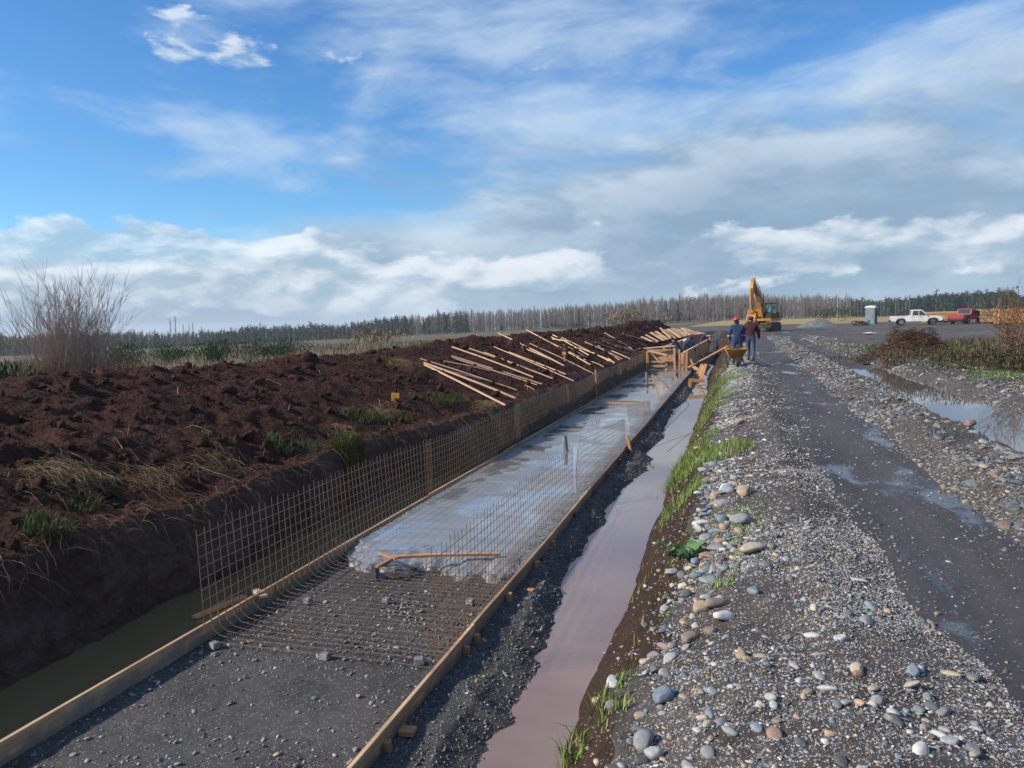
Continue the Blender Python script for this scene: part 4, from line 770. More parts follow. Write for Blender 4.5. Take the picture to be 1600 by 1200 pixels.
# roots and dead stalks hanging from the lip
paths, rad, cc = [], [], []; YR = np.array([4.0 + 15*random.random()**1.4 for _ in range(1100)]); XR = ctrl(YR)[0][5]+np.array([random.uniform(-.3, .10) for _ in range(1100)]); ZR = ground(XR, YR)
for x, Y, z in zip(XR, YR, ZR):
    p = Vector((x, Y, z)); d = Vector((random.uniform(.2, 1), random.uniform(-1, .6), random.uniform(-.1, .6))).normalized(); L = random.uniform(.12, .55)*(1.3 if random.random() < .15 else .8); pts = [p.copy()]
    for j in range(5): d = (d+Vector((random.gauss(0, .25), random.gauss(0, .25), -.34+random.gauss(0, .15)))).normalized(); p = p+d*L/5; pts.append(p.copy())
    paths.append(pts); rad.append(random.uniform(.0018, .005)); cc.append(cpick(np.concatenate([BROWN*1.0, BROWN*.7, DRY*.7]), 1)[0])
V, Ft, C = twig_parts(paths, rad, cc); tag(link('hanging_roots', np_mesh('hanging_roots', V, Ft, M['twig'], False, C)), 'dead roots and stalks hanging over the trench lip', 'roots', None, 'stuff')
paths, rad, cc = [], [], []; YR = np.array([3.5 + 50*random.random()**1.5 for _ in range(260)]); cR = ctrl(YR)[0]; XR = cR[1]+(cR[5]-cR[1])*np.array([random.random() for _ in YR]); AR = np.array([random.uniform(0, 6.28) for _ in YR]); LR = np.array([random.uniform(.1, .5) for _ in YR]); tR = np.array([0, .35, .7, 1])
PX, PY = XR[:, None]+np.cos(AR)[:, None]*LR[:, None]*tR, YR[:, None]+np.sin(AR)[:, None]*LR[:, None]*tR; PZ = ground(PX, PY)+.012+.05*np.sin(3*tR)+rng.normal(0, .008, PX.shape)
for i in range(260): paths.append([(PX[i, j], PY[i, j], PZ[i, j]) for j in range(4)]); rad.append(random.uniform(.003, .007)); cc.append(cpick(np.concatenate([BROWN*1.4, DRY]), 1)[0])
V, Ft, C = twig_parts(paths, rad, cc); tag(link('soil_litter', np_mesh('soil_litter', V, Ft, M['twig'], False, C)), 'stray twigs and straws lying on the soil heap', 'litter', None, 'stuff')
# bramble shoots arching over the ditch
def branching(p, d, L, rad, depth, spread, out, nb=3, up=.0, col_=None, kink=.12, segs=4):
    pts = [p.copy()]; r0 = rad
    for i in range(segs):
        d = (d+Vector((random.gauss(0, kink), random.gauss(0, kink), up+random.gauss(0, kink*.6)))).normalized(); p = p+d*L/segs; pts.append(p.copy())
        if depth > 0 and i > 0:
            for _ in range(nb if i < segs-1 else nb+1):
                if random.random() < .75: nd = (d+Vector((random.gauss(0, spread), random.gauss(0, spread), random.gauss(0, spread*.6)+up))).normalized(); branching(p.copy(), nd, L*random.uniform(.35, .6), rad*.55, depth-1, spread, out, nb, up, col_, kink, 3)
    out.append((pts, r0))
for k, (px, py, n, L, lab) in enumerate([(990, 845, 9, .55, 'brown leafless bramble arching over the ditch at the grassy corner'), (1000, 790, 4, .4, 'thin reddish bramble shoots above the ditch beside tall grass'), (1030, 720, 5, .55, 'dark bare twigs standing in the ditch bank by the far grass'), (1060, 690, 3, .5, 'sparse twigs leaning over the white water of the ditch')]):
    p = hit(px, py); out = []
    for i in range(n): branching(Vector((p[0]+random.uniform(-.1, .1), p[1]+random.uniform(-.2, .2), gz(p[0], p[1])-.02)), Vector((random.uniform(-1.2, -.1), random.uniform(-.8, .3), random.uniform(.1, .9))).normalized(), L*random.uniform(.6, 1.2), .0045, 1, .6, out, 1, -.10)
    V, Ft, C = twig_parts([o[0] for o in out], [o[1] for o in out], cpick(np.array([(.10, .05, .035), (.14, .08, .05), (.07, .04, .03)]), len(out))); o = link('bramble', np_mesh('bramble', V, Ft, M['twig'], False, C)); tag(o, lab, 'bramble')
# broad-leaved weed on the bank
p = hit(1065, 872); r = empty('leafy_weed', (p[0], p[1], gz(p[0], p[1])), 0, 'broad leaved light green weed on the bank corner', 'weed')
def leaf_me(L, Wd):
    V = []; Fc = []
    for i in range(7):
        t = i/6; ww = Wd*math.sin(PI*min(1, t*.92+.08))**.7; z = .25*L*math.sin(PI*t*.8); V += [(t*L, -ww/2, z+.02), (t*L, 0, z), (t*L, ww/2, z+.02)]
    for i in range(6):
        for j in range(2): a = i*3+j; Fc.append((a, a+1, a+4, a+3))
    return np.array(V), np.array(Fc)
plain('weed_leaf', (.085, .185, .055), .7); LV, LF = leaf_me(.13, .085); lme = np_mesh('leaf', LV, LF, M['weed_leaf'], True)
for i in range(13):
    o = link('leaf', lme, r); o.location = (random.uniform(-.09, .12), random.uniform(-.09, .09), .01+random.random()*.04); s_ = random.uniform(.5, 1.1); o.scale = (s_, s_, s_); o.rotation_euler = (random.gauss(0, .3), -random.uniform(0, .7), random.uniform(0, 6.28))
# ------------------------------------------------------------------ field scrub, bushes and the bare shrub behind the heap
n = 26000; Yv = 3+130*rng.random(n)**1.4; Xv = -11.8 - (6+.55*Yv+40)*rng.random(n)**1.5; cx, _, _ = ctrl(Yv); ok = Xv < cx[0]+.5; Xv, Yv = Xv[ok], Yv[ok]; n = len(Xv); dist = np.hypot(Xv, Yv); den = fbm(Xv*.12, Yv*.12, 3, .5, 95); kp = rng.random(n) < np.clip(.65+1.2*den, .15, 1); Xv, Yv, dist = Xv[kp], Yv[kp], dist[kp]; n = len(Xv)
pos = np.stack([Xv, Yv, field_left(Xv, Yv)-.05], 1); bl_obj('dry_weeds', [blades(pos, rng.uniform(.25, .85, n), .006*dist*.10*rng.uniform(.6, 1.5, n)+.004, .7*rng.random(n), cpick(np.concatenate([OLIVE*1.3, DRY*.8, BROWN]), n))], 'dry grey brown weeds covering the field behind the heap', 'weeds')
def at_dist(px, d): v = ray(px, 540); v = v[:2]/np.linalg.norm(v[:2]); return v[0]*d, v[1]*d
def bush(name, px, d, wd, hgt, label, pal, group=None, n=1500, lf=.10, z=None):
    x, y = at_dist(px, d); z = (float(field_left(x, y)) if x < -8 else float(yard(y))) if z is None else z; r_ = empty(name, (x, y, z), 0, label, 'bush', group)
    out = []
    for i in range(14): branching(Vector((random.gauss(0, wd*.1), random.gauss(0, wd*.1), 0)), Vector((random.gauss(0, .45), random.gauss(0, .45), 1)).normalized(), hgt*.75, .02, 1, .5, out, 2)
    V, Ft, C = twig_parts([o[0] for o in out], [o[1] for o in out], cpick(BROWN, len(out))); link('stems', np_mesh('stems', V, Ft, M['twig'], False, C), r_)
    nl = 9; cen = np.stack([rng.normal(0, wd*.26, nl), rng.normal(0, wd*.26, nl), hgt*rng.uniform(.3, .78, nl)], 1); w_ = rng.integers(0, nl, n); pos = cen[w_]+rng.normal(0, 1, (n, 3))*np.array([wd*.15, wd*.15, hgt*.15]); pos[:, 2] = np.clip(pos[:, 2], .03, hgt)
    V, Ft, C = blades(pos, lf*rng.uniform(.7, 1.8, n), lf*.30*rng.uniform(.6, 1.4, n), 1.2*rng.random(n), cpick(pal, n)); link('foliage', np_mesh('foliage', V, Ft, M['blade'], False, C), r_)
    return r_
BROOM = np.array([(.028, .060, .018), (.040, .085, .022), (.020, .045, .016)])
for a in [('broom_bush', 205, 62, 4.2, 2.0, 'green broom bush beyond the heap right of the bare shrub'), ('broom_bush', 262, 70, 2.6, 1.6, 'small broom bush at the left of the distant field'), ('broom_bush', 345, 58, 2.6, 1.7, 'broom bush left of the widest green bush'), ('broom_bush', 385, 60, 5.2, 2.3, 'widest green broom bush in the dry field'), ('broom_bush', 428, 60, 2.8, 1.7, 'broom bush right of the widest green bush'), ('broom_bush', 15, 24, 2.6, 1.3, 'dark green bush at the far left edge behind the heap'), ('broom_bush', 897, 150, 6, 2.0, 'low green bush beyond the heap before the bare trees'), ('broom_bush', 170, 48, 3.2, 1.7, 'olive bush directly right of the bare shrub')]:
    bush(*a, BROOM if 'olive' not in a[5] else OLIVE*.9, 'broom bushes in the dry field', 1300, .16)
bush('dry_bush', 585, 95, 5, 2.6, 'tawny dry bush standing in the distant left field', DRY*.7, None, 700, .3); bush('dry_bush', 985, 160, 8, 4.2, 'pale yellowish thicket behind the end of the heap', DRY*.6, None, 700, .5)
bush('scrub_bush', 1290, 175, 5, 3.0, 'dark round bush at the edge of the stubble field left of the toilet', BROOM*.8, None, 500, .3); bush('scrub_bush', 1317, 178, 6, 3.6, 'larger dark bush nearest the toilet at the field edge', BROOM*.8, None, 500, .3)
x, y = at_dist(104, 24); z = float(field_left(x, y)); r = empty('bare_shrub', (x, y, z), 0, 'tall leafless shrub with whitish twigs behind the soil heap', 'shrub')
out = []
for i in range(95):
    a = random.uniform(-1.3, 1.1); b0 = Vector((random.gauss(0, .38), random.gauss(0, .35), 0)); d = Vector((a*.27+_r[0]*0, random.gauss(0, .22), 1)).normalized(); d = Vector((d.x*_r[0], d.x*_r[1]+d.y, d.z)).normalized()
    branching(b0, d, random.uniform(1.3, 2.35), .012, 2, .33, out, 2, .05, None, .07, 5)
print('shrub twigs', len(out)); V, Ft, C = twig_parts([o[0] for o in out], [max(o[1], .0055) for o in out], np.array([(np.array((.44, .345, .285)) if o[1] < .007 else np.array((.27, .19, .14)))*random.uniform(.7, 1.3) for o in out])); link('branches', np_mesh('branches', V, Ft, M['twig'], False, C), r)
n = 5200; a = rng.normal(0, .85, n); b_ = rng.normal(0, .8, n); pos = np.stack([a*_r[0]-b_*_r[1], a*_r[1]+b_*_r[0], 0*a-.05], 1); V, Ft, C = blades(pos, rng.uniform(.7, 1.7, n), rng.uniform(.012, .024, n), .55*rng.random(n), cpick(BROWN*1.25, n)); link('dry_stems', np_mesh('dry_stems', V, Ft, M['blade'], False, C), r)
# ------------------------------------------------------------------ right verge: weeds, brush heap, rusty bush
n = 24000; Yv = 13+32*rng.random(n)**1.2; cx, _, _ = ctrl(Yv); Xv = cx[28]+(cx[28]*.9+6)*rng.random(n)**1.1; gm = fbm(Xv*.5, Yv*.35, 3, .5, 97); Z = ground(Xv, Yv)-.02; green = gm > .10; soilgap = gm < -.42; kp = ~soilgap; hi = np.clip((Yv-20)/12, 0, 1)*np.clip((Xv-7)/4, 0, 1)
near = np.clip((Xv-cx[28]-1.0)/4.0, .10, 1); L = np.where(green & (hi < .4), rng.uniform(.05, .14, n), rng.uniform(.10, .34, n)*(1+.8*hi)*near); C = np.where((green & (hi < .6))[:, None], cpick(GREEN*.8, n), cpick(np.concatenate([OLIVE*.95, OLIVE*.7, BROWN*.65, OLIVE*.8]), n)); dd = np.hypot(Xv, Yv)
bl_obj('verge_weeds', [blades(np.stack([Xv, Yv, Z], 1)[kp], L[kp], (.0006*dd+.004)[kp]*rng.uniform(.6, 1.5, kp.sum()), (1.1*rng.random(n))[kp], C[kp])], 'rough green and brown weeds over the verge on the right', 'weeds')
bl_obj('verge_grass', [tuft(hit(px, py)[0], hit(px, py)[1], rad, n, L, GREEN*.8, .010, 1.0, 1.6) for px, py, rad, n, L in [(1560, 582, .7, 700, .13), (1595, 592, .7, 600, .13), (1530, 590, .5, 350, .1), (1500, 572, .6, 450, .12), (1455, 566, .5, 350, .1), (1415, 556, .5, 350, .1), (1380, 552, .6, 300, .1), (1330, 545, .7, 400, .12), (1300, 538, .8, 400, .12), (1580, 570, .6, 300, .12)]], 'bright green grass patches on the verge beyond the puddle', 'grass')
p = hit(1425, 552); bx_, by_ = at_dist(1428, 31.5); bz_ = gz(bx_, by_); r = empty('brush_heap', (bx_, by_, bz_), 0, 'heap of cut brown branches and roots on the verge', 'brush heap'); paths, rad, cc = [], [], []
for i in range(2000):
    u_ = random.gauss(0, .85); v_ = random.gauss(0, .5); hh = 1.75*math.exp(-(u_/1.15)**2-(v_/.8)**2)*(.75+.5*vnoise(np.array([u_*3.]), np.array([v_*3.]), 5)[0]); c0 = Vector((u_, v_, max(.03, hh*random.uniform(.55, 1.05)))); a = random.uniform(0, 6.28); L = random.uniform(.12, .55); d = Vector((math.cos(a), math.sin(a), random.gauss(-.1, .35))).normalized(); k_ = Vector((random.gauss(0, .06), random.gauss(0, .06), random.gauss(.02, .05)))
    paths.append([c0-d*L/2, c0+k_, c0+d*L/2+k_*.5]); rad.append(random.uniform(.004, .016)); cc.append(cpick(np.array([(.105, .062, .038), (.075, .044, .028), (.15, .10, .06), (.055, .034, .023)]), 1)[0])
V, Ft, C = twig_parts(paths, rad, cc); link('branches', np_mesh('branches', V, Ft, M['twig'], False, C), r)
gx, gy = np.meshgrid(np.linspace(-1.9, 1.9, 26), np.linspace(-1.4, 1.4, 20)); gz_ = 1.42*np.exp(-(gx/1.1)**2-(gy/.76)**2)*(.85+.4*vnoise(gx*3, gy*3, 5))-.06; link('soil_core', np_mesh('soil_core', np.stack([gx, gy, gz_], -1).reshape(-1, 3), grid_faces(20, 26), M['bank_soil'], True), r)
RUST = np.array([(.15, .07, .03), (.11, .055, .028), (.19, .095, .042)]); bush('rusty_bush', 1590, 27, .95, 2.35, 'rust brown leafless bush in front of the timber stack at the right edge', RUST, None, 1500, .06)
bush('grey_bush', 1606, 25, 2.2, .85, 'grey green twiggy bush on the right edge of the verge', OLIVE*.7, None, 2200, .07); bush('grey_bush', 1520, 25, 2.4, .75, 'grey green weedy bush below the red pickup', OLIVE*.75, None, 2200, .07); bush('grey_bush', 1385, 27, 1.4, .55, 'low brown weed bush in front of the brush heap', OLIVE*.7, None, 900, .07)
# ------------------------------------------------------------------ the far tree belt
def bare_tree(seed):
    q = random.Random(seed); b = MB(); Hh = 1.0; b.tube([(0, 0, 0), (q.gauss(0, .01), 0, .5), (q.gauss(0, .015), 0, .90)], [.009, .006, .001], 4, 0)
    for i in range(100):
        z0 = q.uniform(.03, .92)**.9; a = q.uniform(0, 6.28); L = q.uniform(.12, .34)*(1.1-z0*.55); o_ = q.uniform(.12, .50); p = Vector((0, 0, z0)); e = p+Vector((math.cos(a)*L*o_, math.sin(a)*L*o_, L)); wv = Vector((-math.sin(a), math.cos(a), 0))*q.uniform(.002, .006)
        b.add([p-wv, p+wv, e+wv*.4, e-wv*.4], [(0, 1, 2, 3)], 1)
    return b.mesh('bare_poplar', [M['bare_trunk'], M['bare_twig']])
def conif(seed, warm):
    q = random.Random(seed); b = MB(); b.tube([(0, 0, 0), (0, 0, .9)], [.014, .004], 4, 0); b.tube([(0, 0, .10), (0, 0, .5), (0, 0, .93)], [.11, .075, .005], 6, 1)
    for i in range(70):
        z0 = q.uniform(.10, .98)**.9; a = q.uniform(0, 6.28); L = (.055+.20*(1-z0)**.7)*q.uniform(.6, 1.25); p = Vector((0, 0, z0)); e = Vector((math.cos(a)*L, math.sin(a)*L, z0-.22*L+q.uniform(-.02, .05))); wv = Vector((-math.sin(a), math.cos(a), q.uniform(-.6, .6)))*L*.33; m_ = p*.35+e*.65
        b.add([p, m_-wv, e, m_+wv], [(0, 1, 2, 3)], 1)
    return b.mesh('conifer', [M['bare_trunk'], M['conifer_warm' if warm else 'conifer']])
BT = [bare_tree(i) for i in range(6)]; CT = [conif(40+i, i % 3 == 0) for i in range(6)]
def top_px(px): return float(I(px, [0, 180, 260, 330, 450, 560, 640, 700, 800, 900, 1000, 1060, 1150, 1250, 1330, 1400, 1440, 1500, 1580, 1590, 1640, 1700], [527, 522, 522, 518, 511, 507, 496, 493, 489, 483, 474, 468, 467, 466, 470, 469, 464, 459, 455, 464, 463, 463]))
def kind_at(px, front):
    if px < 640: return 0 if random.random() < (.12 if px > 330 else .35) else 1
    if px < 730: return 1 if random.random() < .35 else 0
    if px < 1330: return 0 if random.random() < (.985 if front else .95) else 1
    if px < 1425: return 0 if (front and random.random() < .75) else 1
    return 1
def tree_at(px, d, kind, jit):
    x, y = at_dist(px, d); z = float(field_left(x, y)) if x < -8.6 else float(yard(y)); topz = H + (600-top_px(px)+jit)*0; v = ray(px, top_px(px)+jit); hz_ = H + v[2]/np.linalg.norm(v[:2])*d
    return x, y, z-.2, max(4.0, (hz_-z+.2)*1.04)
lists = {0: [], 1: []}
for px in np.arange(-20, 1640, 5.6):
    pxx = px+random.uniform(-2.2, 2.2); kd = kind_at(pxx, True); x, y, z, h_ = tree_at(pxx, random.uniform(405, 430), kd, random.gauss(1.0, 2.6)+5*float(vnoise(np.array([pxx*.03]), np.array([.5]), 8)[0])); o = link('bare_poplar' if kd == 0 else 'conifer', random.choice(BT if kd == 0 else CT)); o.location = (x, y, z); s_ = h_*random.uniform(.9, 1.2); o.scale = (s_, s_, h_); o.rotation_euler = (0, 0, random.uniform(0, 6.28))
    if kd == 0: tag(o, 'tall leafless grey poplar in the front row of the far tree belt', 'tree', 'leafless poplars in the far tree belt')
    else: tag(o, 'dark green conifer in the front row of the far tree belt', 'tree', 'conifers in the far tree belt')
def mesh_arrays(me):
    me.calc_loop_triangles(); V = np.array([v.co[:] for v in me.vertices]); T = np.array([t.vertices[:] for t in me.loop_triangles]); mi = np.array([t.material_index for t in me.loop_triangles]); return V, T, mi
BA = [mesh_arrays(m_) for m_ in BT]; CA = [mesh_arrays(m_) for m_ in CT]
for kd, arrs, nm, lab, mats in ((0, BA, 'bare_wood', 'mass of leafless trees deeper in the far belt', [M['bare_trunk'], M['bare_twig']]), (1, CA, 'conifer_wood', 'dark mass of conifers deeper in the far belt', [M['bare_trunk'], M['conifer']])):
    VV, FF, MI = [], [], []; o = 0
    for row, (d, j) in enumerate([(436, 0), (446, 0), (458, 0), (470, 0), (485, 0)]):
        for px in np.arange(-30, 1650, 3.6 if kd == 0 else 4.6):
            if kind_at(px, False) != kd: continue
            V, T, mi = random.choice(arrs); x, y, z, h_ = tree_at(px+random.uniform(-2, 2), d+random.uniform(-5, 5), kd, random.gauss(1.0, 3)+5*float(vnoise(np.array([px*.03]), np.array([.5]), 8)[0])); s_ = h_*random.uniform(1.0, 1.35); a = random.uniform(0, 6.28); R2 = np.array([[math.cos(a), -math.sin(a)], [math.sin(a), math.cos(a)]])
            P = V.copy(); P[:, :2] = P[:, :2]@R2.T*s_; P[:, 2] *= h_; VV.append(P+np.array([x, y, z])); FF.append(T+o); MI.append(mi); o += len(V)
    tag(link(nm, np_mesh(nm, np.concatenate(VV), np.concatenate(FF), mats, False, None, None, np.concatenate(MI))), lab, 'wood', None, 'stuff')
for px in (268, 276, 288, 297, 303):
    x, y, z, h_ = tree_at(px, 330, 0, 0); o = link('bare_poplar', random.choice(BT)); o.location = (x, y, z); h_ = (random.uniform(11, 13) if px < 280 else random.uniform(9, 10.5)); o.scale = (h_*.7, h_*.7, h_); tag(o, f'solitary slender bare poplar in the left distance, ' + {268: 'leftmost of the five', 276: 'second of the five', 288: 'middle of the five', 297: 'fourth of the five', 303: 'rightmost of the five'}[px], 'tree', 'five slender poplars in the left distance')
# ------------------------------------------------------------------ excavator
def bx_(c, d, m_, name, par, rot=None, bev=.0, taper=1.0): return MB().box(c, d, rot, 0, taper).build(name, M[m_], par, False, bev)
p = on_site(1192, 517, 80); ex = empty('excavator', tuple(p), math.radians(-108), 'yellow excavator with raised boom parked at the end of the track', 'excavator')
for s_ in (-1, 1):
    o_ = [(-2.0, .45), (-1.85, .12), (-1.5, 0), (1.5, 0), (1.85, .12), (2.0, .45), (1.85, .78), (1.5, .9), (-1.5, .9), (-1.85, .78)]
    t_ = MB().prism(o_, 'y', s_*1.1-.3, s_*1.1+.3).build('track', M['track'], ex)
    for i in range(22):
        x_ = -1.6+i*.155
        MB().box((x_, s_*1.1, .915), (.06, .6, .035)).box((x_, s_*1.1, -.0), (.06, .6, .03)).build('track_shoe', M['track'], t_)
    for zz in (.2, .4, .6, .8): MB().box((2.0-.04*abs(zz-.45)*4, s_*1.1, zz), (.05, .6, .06)).build('track_shoe', M['track'], t_)
    bx_((.2, s_*1.05, .98), (3.0, .5, .06), 'yellow', 'track_guard', ex)
bx_((0, 0, .55), (2.2, 1.7, .5), 'track', 'undercarriage', ex); MB().disc((0, 0, .98), 'z', .7, .22).build('slew_ring', M['black'], ex)
bx_((-.35, 0, 1.22), (3.6, 2.6, .28), 'yellow', 'deck', ex, None, .03); h = bx_((-1.25, -.2, 1.85), (2.0, 2.1, 1.0), 'yellow', 'engine_hood', ex, None, .06)
MB().prism([(-2.6, -1.15), (-2.15, -1.2), (-2.15, 1.2), (-2.6, 1.15), (-2.8, .7), (-2.8, -.7)], 'z', 1.15, 2.0).build('counterweight', M['yellow'], ex, False, .05)
bx_((.55, -.95, 1.75), (1.4, .75, .85), 'yellow', 'side_box', ex, None, .05); bx_((.9, -1.0, 2.25), (.5, .5, .2), 'yellow', 'tank', ex, None, .03)
c_ = empty('cab', (0, 0, 0)); c_.parent = ex
bx_((.55, .85, 1.62), (1.55, .94, .55), 'black', 'cab_base', c_, None, .04)
for x_, y_ in ((1.28, .42), (1.28, 1.28), (-.18, .42), (-.18, 1.28)): bx_((x_, y_, 2.35), (.08, .08, 1.1), 'black', 'pillar', c_)
bx_((.55, .85, 2.94), (1.6, .98, .12), 'black', 'cab_roof', c_, None, .04); bx_((1.305, .85, 2.38), (.02, .8, 1.0), 'glass', 'windscreen', c_); bx_((1.32, .98, 2.42), (.02, .42, .72), 'glass_painted_light', 'painted_light_pane', c_); bx_((.55, 1.315, 2.38), (1.35, .02, 1.0), 'glass', 'side_window', c_); bx_((-.225, .85, 2.38), (.02, .8, .9), 'glass', 'rear_window', c_); bx_((.55, .375, 2.38), (1.35, .02, .95), 'glass', 'inner_window', c_)  # added paler pane paints light onto part of the windscreen
bx_((1.1, 1.48, 2.45), (.10, .16, .36), 'black', 'mirror', c_); bx_((.9, 1.42, 2.0), (.08, .10, .2), 'white_paint', 'lamp', c_); bx_((1.3, -1.48, 2.75), (.06, .2, .32), 'black', 'mirror', ex)
def arm(pts, w_, ths, name, mm='yellow'):
    b = MB(); up_, dn = [], []
    for i, (x_, z_) in enumerate(pts):
        a_, b_ = pts[max(i-1, 0)], pts[min(i+1, len(pts)-1)]; t_ = Vector((b_[0]-a_[0], b_[1]-a_[1])).normalized(); n_ = Vector((-t_.y, t_.x))*ths[i]/2; up_.append((x_+n_.x, z_+n_.y)); dn.append((x_-n_.x, z_-n_.y))
    return b.prism(up_+dn[::-1], 'y', -w_/2, w_/2).build(name, M[mm], ex, False, .02)
arm([(.75, 1.55), (.85, 2.4), (1.15, 3.2), (1.75, 3.95), (2.6, 4.5), (3.5, 4.95)], .46, [.4, .5, .58, .52, .42, .28], 'boom')
arm([(3.2, 5.55), (3.55, 5.0), (3.85, 4.2), (3.95, 3.0), (3.9, 1.95)], .34, [.16, .52, .48, .34, .24], 'stick')
def cyl(a, b_, y_, r_, nm): 
    a, b_ = Vector((a[0], y_, a[1])), Vector((b_[0], y_, b_[1])); o = MB().tube([a, a+(b_-a)*.6], r_, 10).build(nm, M['yellow'], ex, True); MB().tube([a+(b_-a)*.58, b_], r_*.55, 8).build('piston_rod', M['chrome'], o, True)
for s_ in (-1, 1): cyl((1.3, 1.25), (2.1, 3.4), s_*.36, .09, 'boom_cylinder')
cyl((1.5, 4.2), (3.2, 5.5), 0, .085, 'stick_cylinder'); cyl((4.1, 4.5), (4.2, 2.4), 0, .075, 'bucket_cylinder')
for s_ in (-1, 1): MB().tube([(1.0, s_*.2, 2.7), (1.4, s_*.22, 4.2), (2.4, s_*.2, 4.95), (3.4, s_*.18, 5.3)], .03, 6).build('hose', M['black'], ex)
MB().tube([(.9, .34, 1.6), (.95, .34, 4.0)], .05, 8).build('handrail', M['black'], ex)
MB().prism([(3.75, 1.95), (4.15, 1.75), (4.25, 1.2), (3.95, .65), (3.35, .4), (2.95, .65), (3.05, .85), (3.55, 1.05), (3.7, 1.4)], 'y', -.48, .48).build('bucket', M['yellow'], ex, False, .02)
for i in range(5): bx_((2.91, -.40+.20*i, .68), (.22, .08, .06), 'steel_grey', 'tooth', ex, Matrix.Rotation(-.5, 3, 'Y'))
ex.scale = (.93, .93, .93)
# ------------------------------------------------------------------ pickups
def pickup(px, py, Y, rz, paint, label, light):
    p = on_site(px, py, Y); r_ = empty('pickup_truck', tuple(p), rz, label, 'pickup', 'parked pickups'); L = 5.0; w_ = .84
    low = [(-2.5, .48), (-2.48, .98), (-.62, .98), (-.6, .96), (.95, .98), (1.15, 1.03), (2.0, .96), (2.38, .86), (2.46, .50), (2.1, .42), (1.95, .68), (1.55, .80), (1.15, .68), (1.0, .42), (-1.0, .42), (-1.15, .68), (-1.5, .80), (-1.88, .68), (-2.05, .42)]
    body = MB().prism(low, 'y', -w_, w_).build('body', M[paint], r_, False, .02)
    cabp = [(-.62, .96), (-.50, 1.58), (-.38, 1.66), (.35, 1.66), (.50, 1.60), (1.15, 1.02)]; MB().prism(cabp, 'y', -.74, .74).build('cabin', M[paint], r_, False, .03)
    for s_ in (-1, 1):
        y0, y1 = (s_*.742, s_*.752) if s_ > 0 else (-.752, -.742)
        MB().prism([(-.44, 1.06), (-.36, 1.54), (.12, 1.54), (.12, 1.06)], 'y', y0, y1).build('side_window', M['glass'], r_); MB().prism([(.20, 1.06), (.20, 1.54), (.42, 1.54), (.92, 1.06)], 'y', y0, y1).build('side_window', M['glass'], r_)
        for x_ in (-.48, .16, 1.02): bx_((x_, s_*(w_+.002), .78), (.015, .006, .42), 'black', 'door_seam', r_)
        for x_ in (-.05, .62): bx_((x_-.25 if x_ < 0 else x_-.3, s_*(w_+.012), .90), (.12, .02, .03), 'black', 'door_handle', r_)
        bx_((.92, s_*.92, 1.12), (.08, .16, .12), 'black', 'mirror', r_); bx_((2.40, s_*.62, .80), (.08, .34, .14), 'chrome', 'headlight', r_); bx_((-2.50, s_*.72, .78), (.03, .14, .26), 'lamp_red', 'tail_light', r_)
    MB().prism([(-.585, 1.08), (-.505, 1.55), (-.525, 1.56), (-.605, 1.08)], 'y', -.64, .64).build('rear_window', M['glass'], r_); MB().prism([(.56, 1.57), (1.10, 1.07), (1.12, 1.08), (.58, 1.59)], 'y', -.64, .64).build('windscreen', M['glass'], r_)
    bx_((-1.56, 0, .985), (1.75, 1.45, .02), 'black', 'load_bed', r_)
    for s_ in (-1, 1): bx_((-1.55, s_*.80, 1.0), (1.86, .07, .05), paint, 'bed_rail', r_)
    bx_((-2.46, 0, 1.0), (.07, 1.5, .05), paint, 'tailgate_top', r_); bx_((2.46, 0, .52), (.12, 1.66, .2), 'black', 'bumper', r_); bx_((-2.54, 0, .50), (.12, 1.6, .2), 'black' , 'bumper', r_); bx_((2.44, 0, .74), (.04, .8, .16), 'black', 'grille', r_)
    for x_ in (-1.5, 1.55):
        for s_ in (-1, 1):
            tw = MB().disc((x_, s_*.74, .36), 'y', .36, .24, 20).build('wheel', M['rubber'], r_, True); MB().disc((x_, s_*.865, .36), 'y', .22, .02, 16).build('rim', M['chrome'], tw)
    r_.scale = (.94, .94, .94)
    return r_
pickup(1431, 507.5, 86, math.radians(-4), 'white_paint', 'white double cab pickup parked side on behind the brush heap', 0)
pickup(1510, 507.0, 88, math.radians(52), 'red_paint', 'red pickup seen from behind beside the timber stacks', 0)
# things between the pickups: low black trailer-like frames
for px, wd, lab in ((1475, 1.9, 'low black frame lying in front of the white pickup bonnet'), (1499, 1.6, 'dark tipped trailer frame behind the red pickup')):
    p = on_site(px, 507, 83); r = empty('metal_frame', tuple(p), .1, lab, 'frame')
    for y_ in (-.4, .4): bx_((0, y_, .35), (wd, .12, .14), 'black', 'side_rail', r)
    for x_ in (-wd*.45, 0, wd*.45): bx_((x_, 0, .35), (.1, .8, .12), 'black', 'cross_rail', r); 0
# ------------------------------------------------------------------ portable toilet
p = on_site(1361, 510, 100); r = empty('portable_toilet', tuple(p), math.radians(-22), 'grey and green portable toilet with a white domed roof', 'toilet')
bx_((0, 0, .06), (1.2, 1.2, .12), 'toilet_green', 'base', r); bx_((0, .0, 1.08), (1.1, 1.08, 1.92), 'toilet_green', 'cabin_walls', r, None, .03); bx_((0, -.553, 1.05), (1.02, .03, 1.86), 'toilet_grey', 'front_frame', r)
d = bx_((-.02, -.585, 1.02), (.74, .03, 1.74), 'toilet_grey', 'door', r, None, .005); bx_((.28, -.61, 1.05), (.06, .03, .12), 'black', 'handle', d)
for x_ in (-.28, -.1, .1): bx_((x_-.02, -.604, 1.0), (.02, .012, 1.6), 'toilet_grey', 'rib', d)
for k in range(4): bx_((.565, -.36+.24*k, 1.05), (.02, .06, 1.7), 'toilet_green', 'side_rib', r)
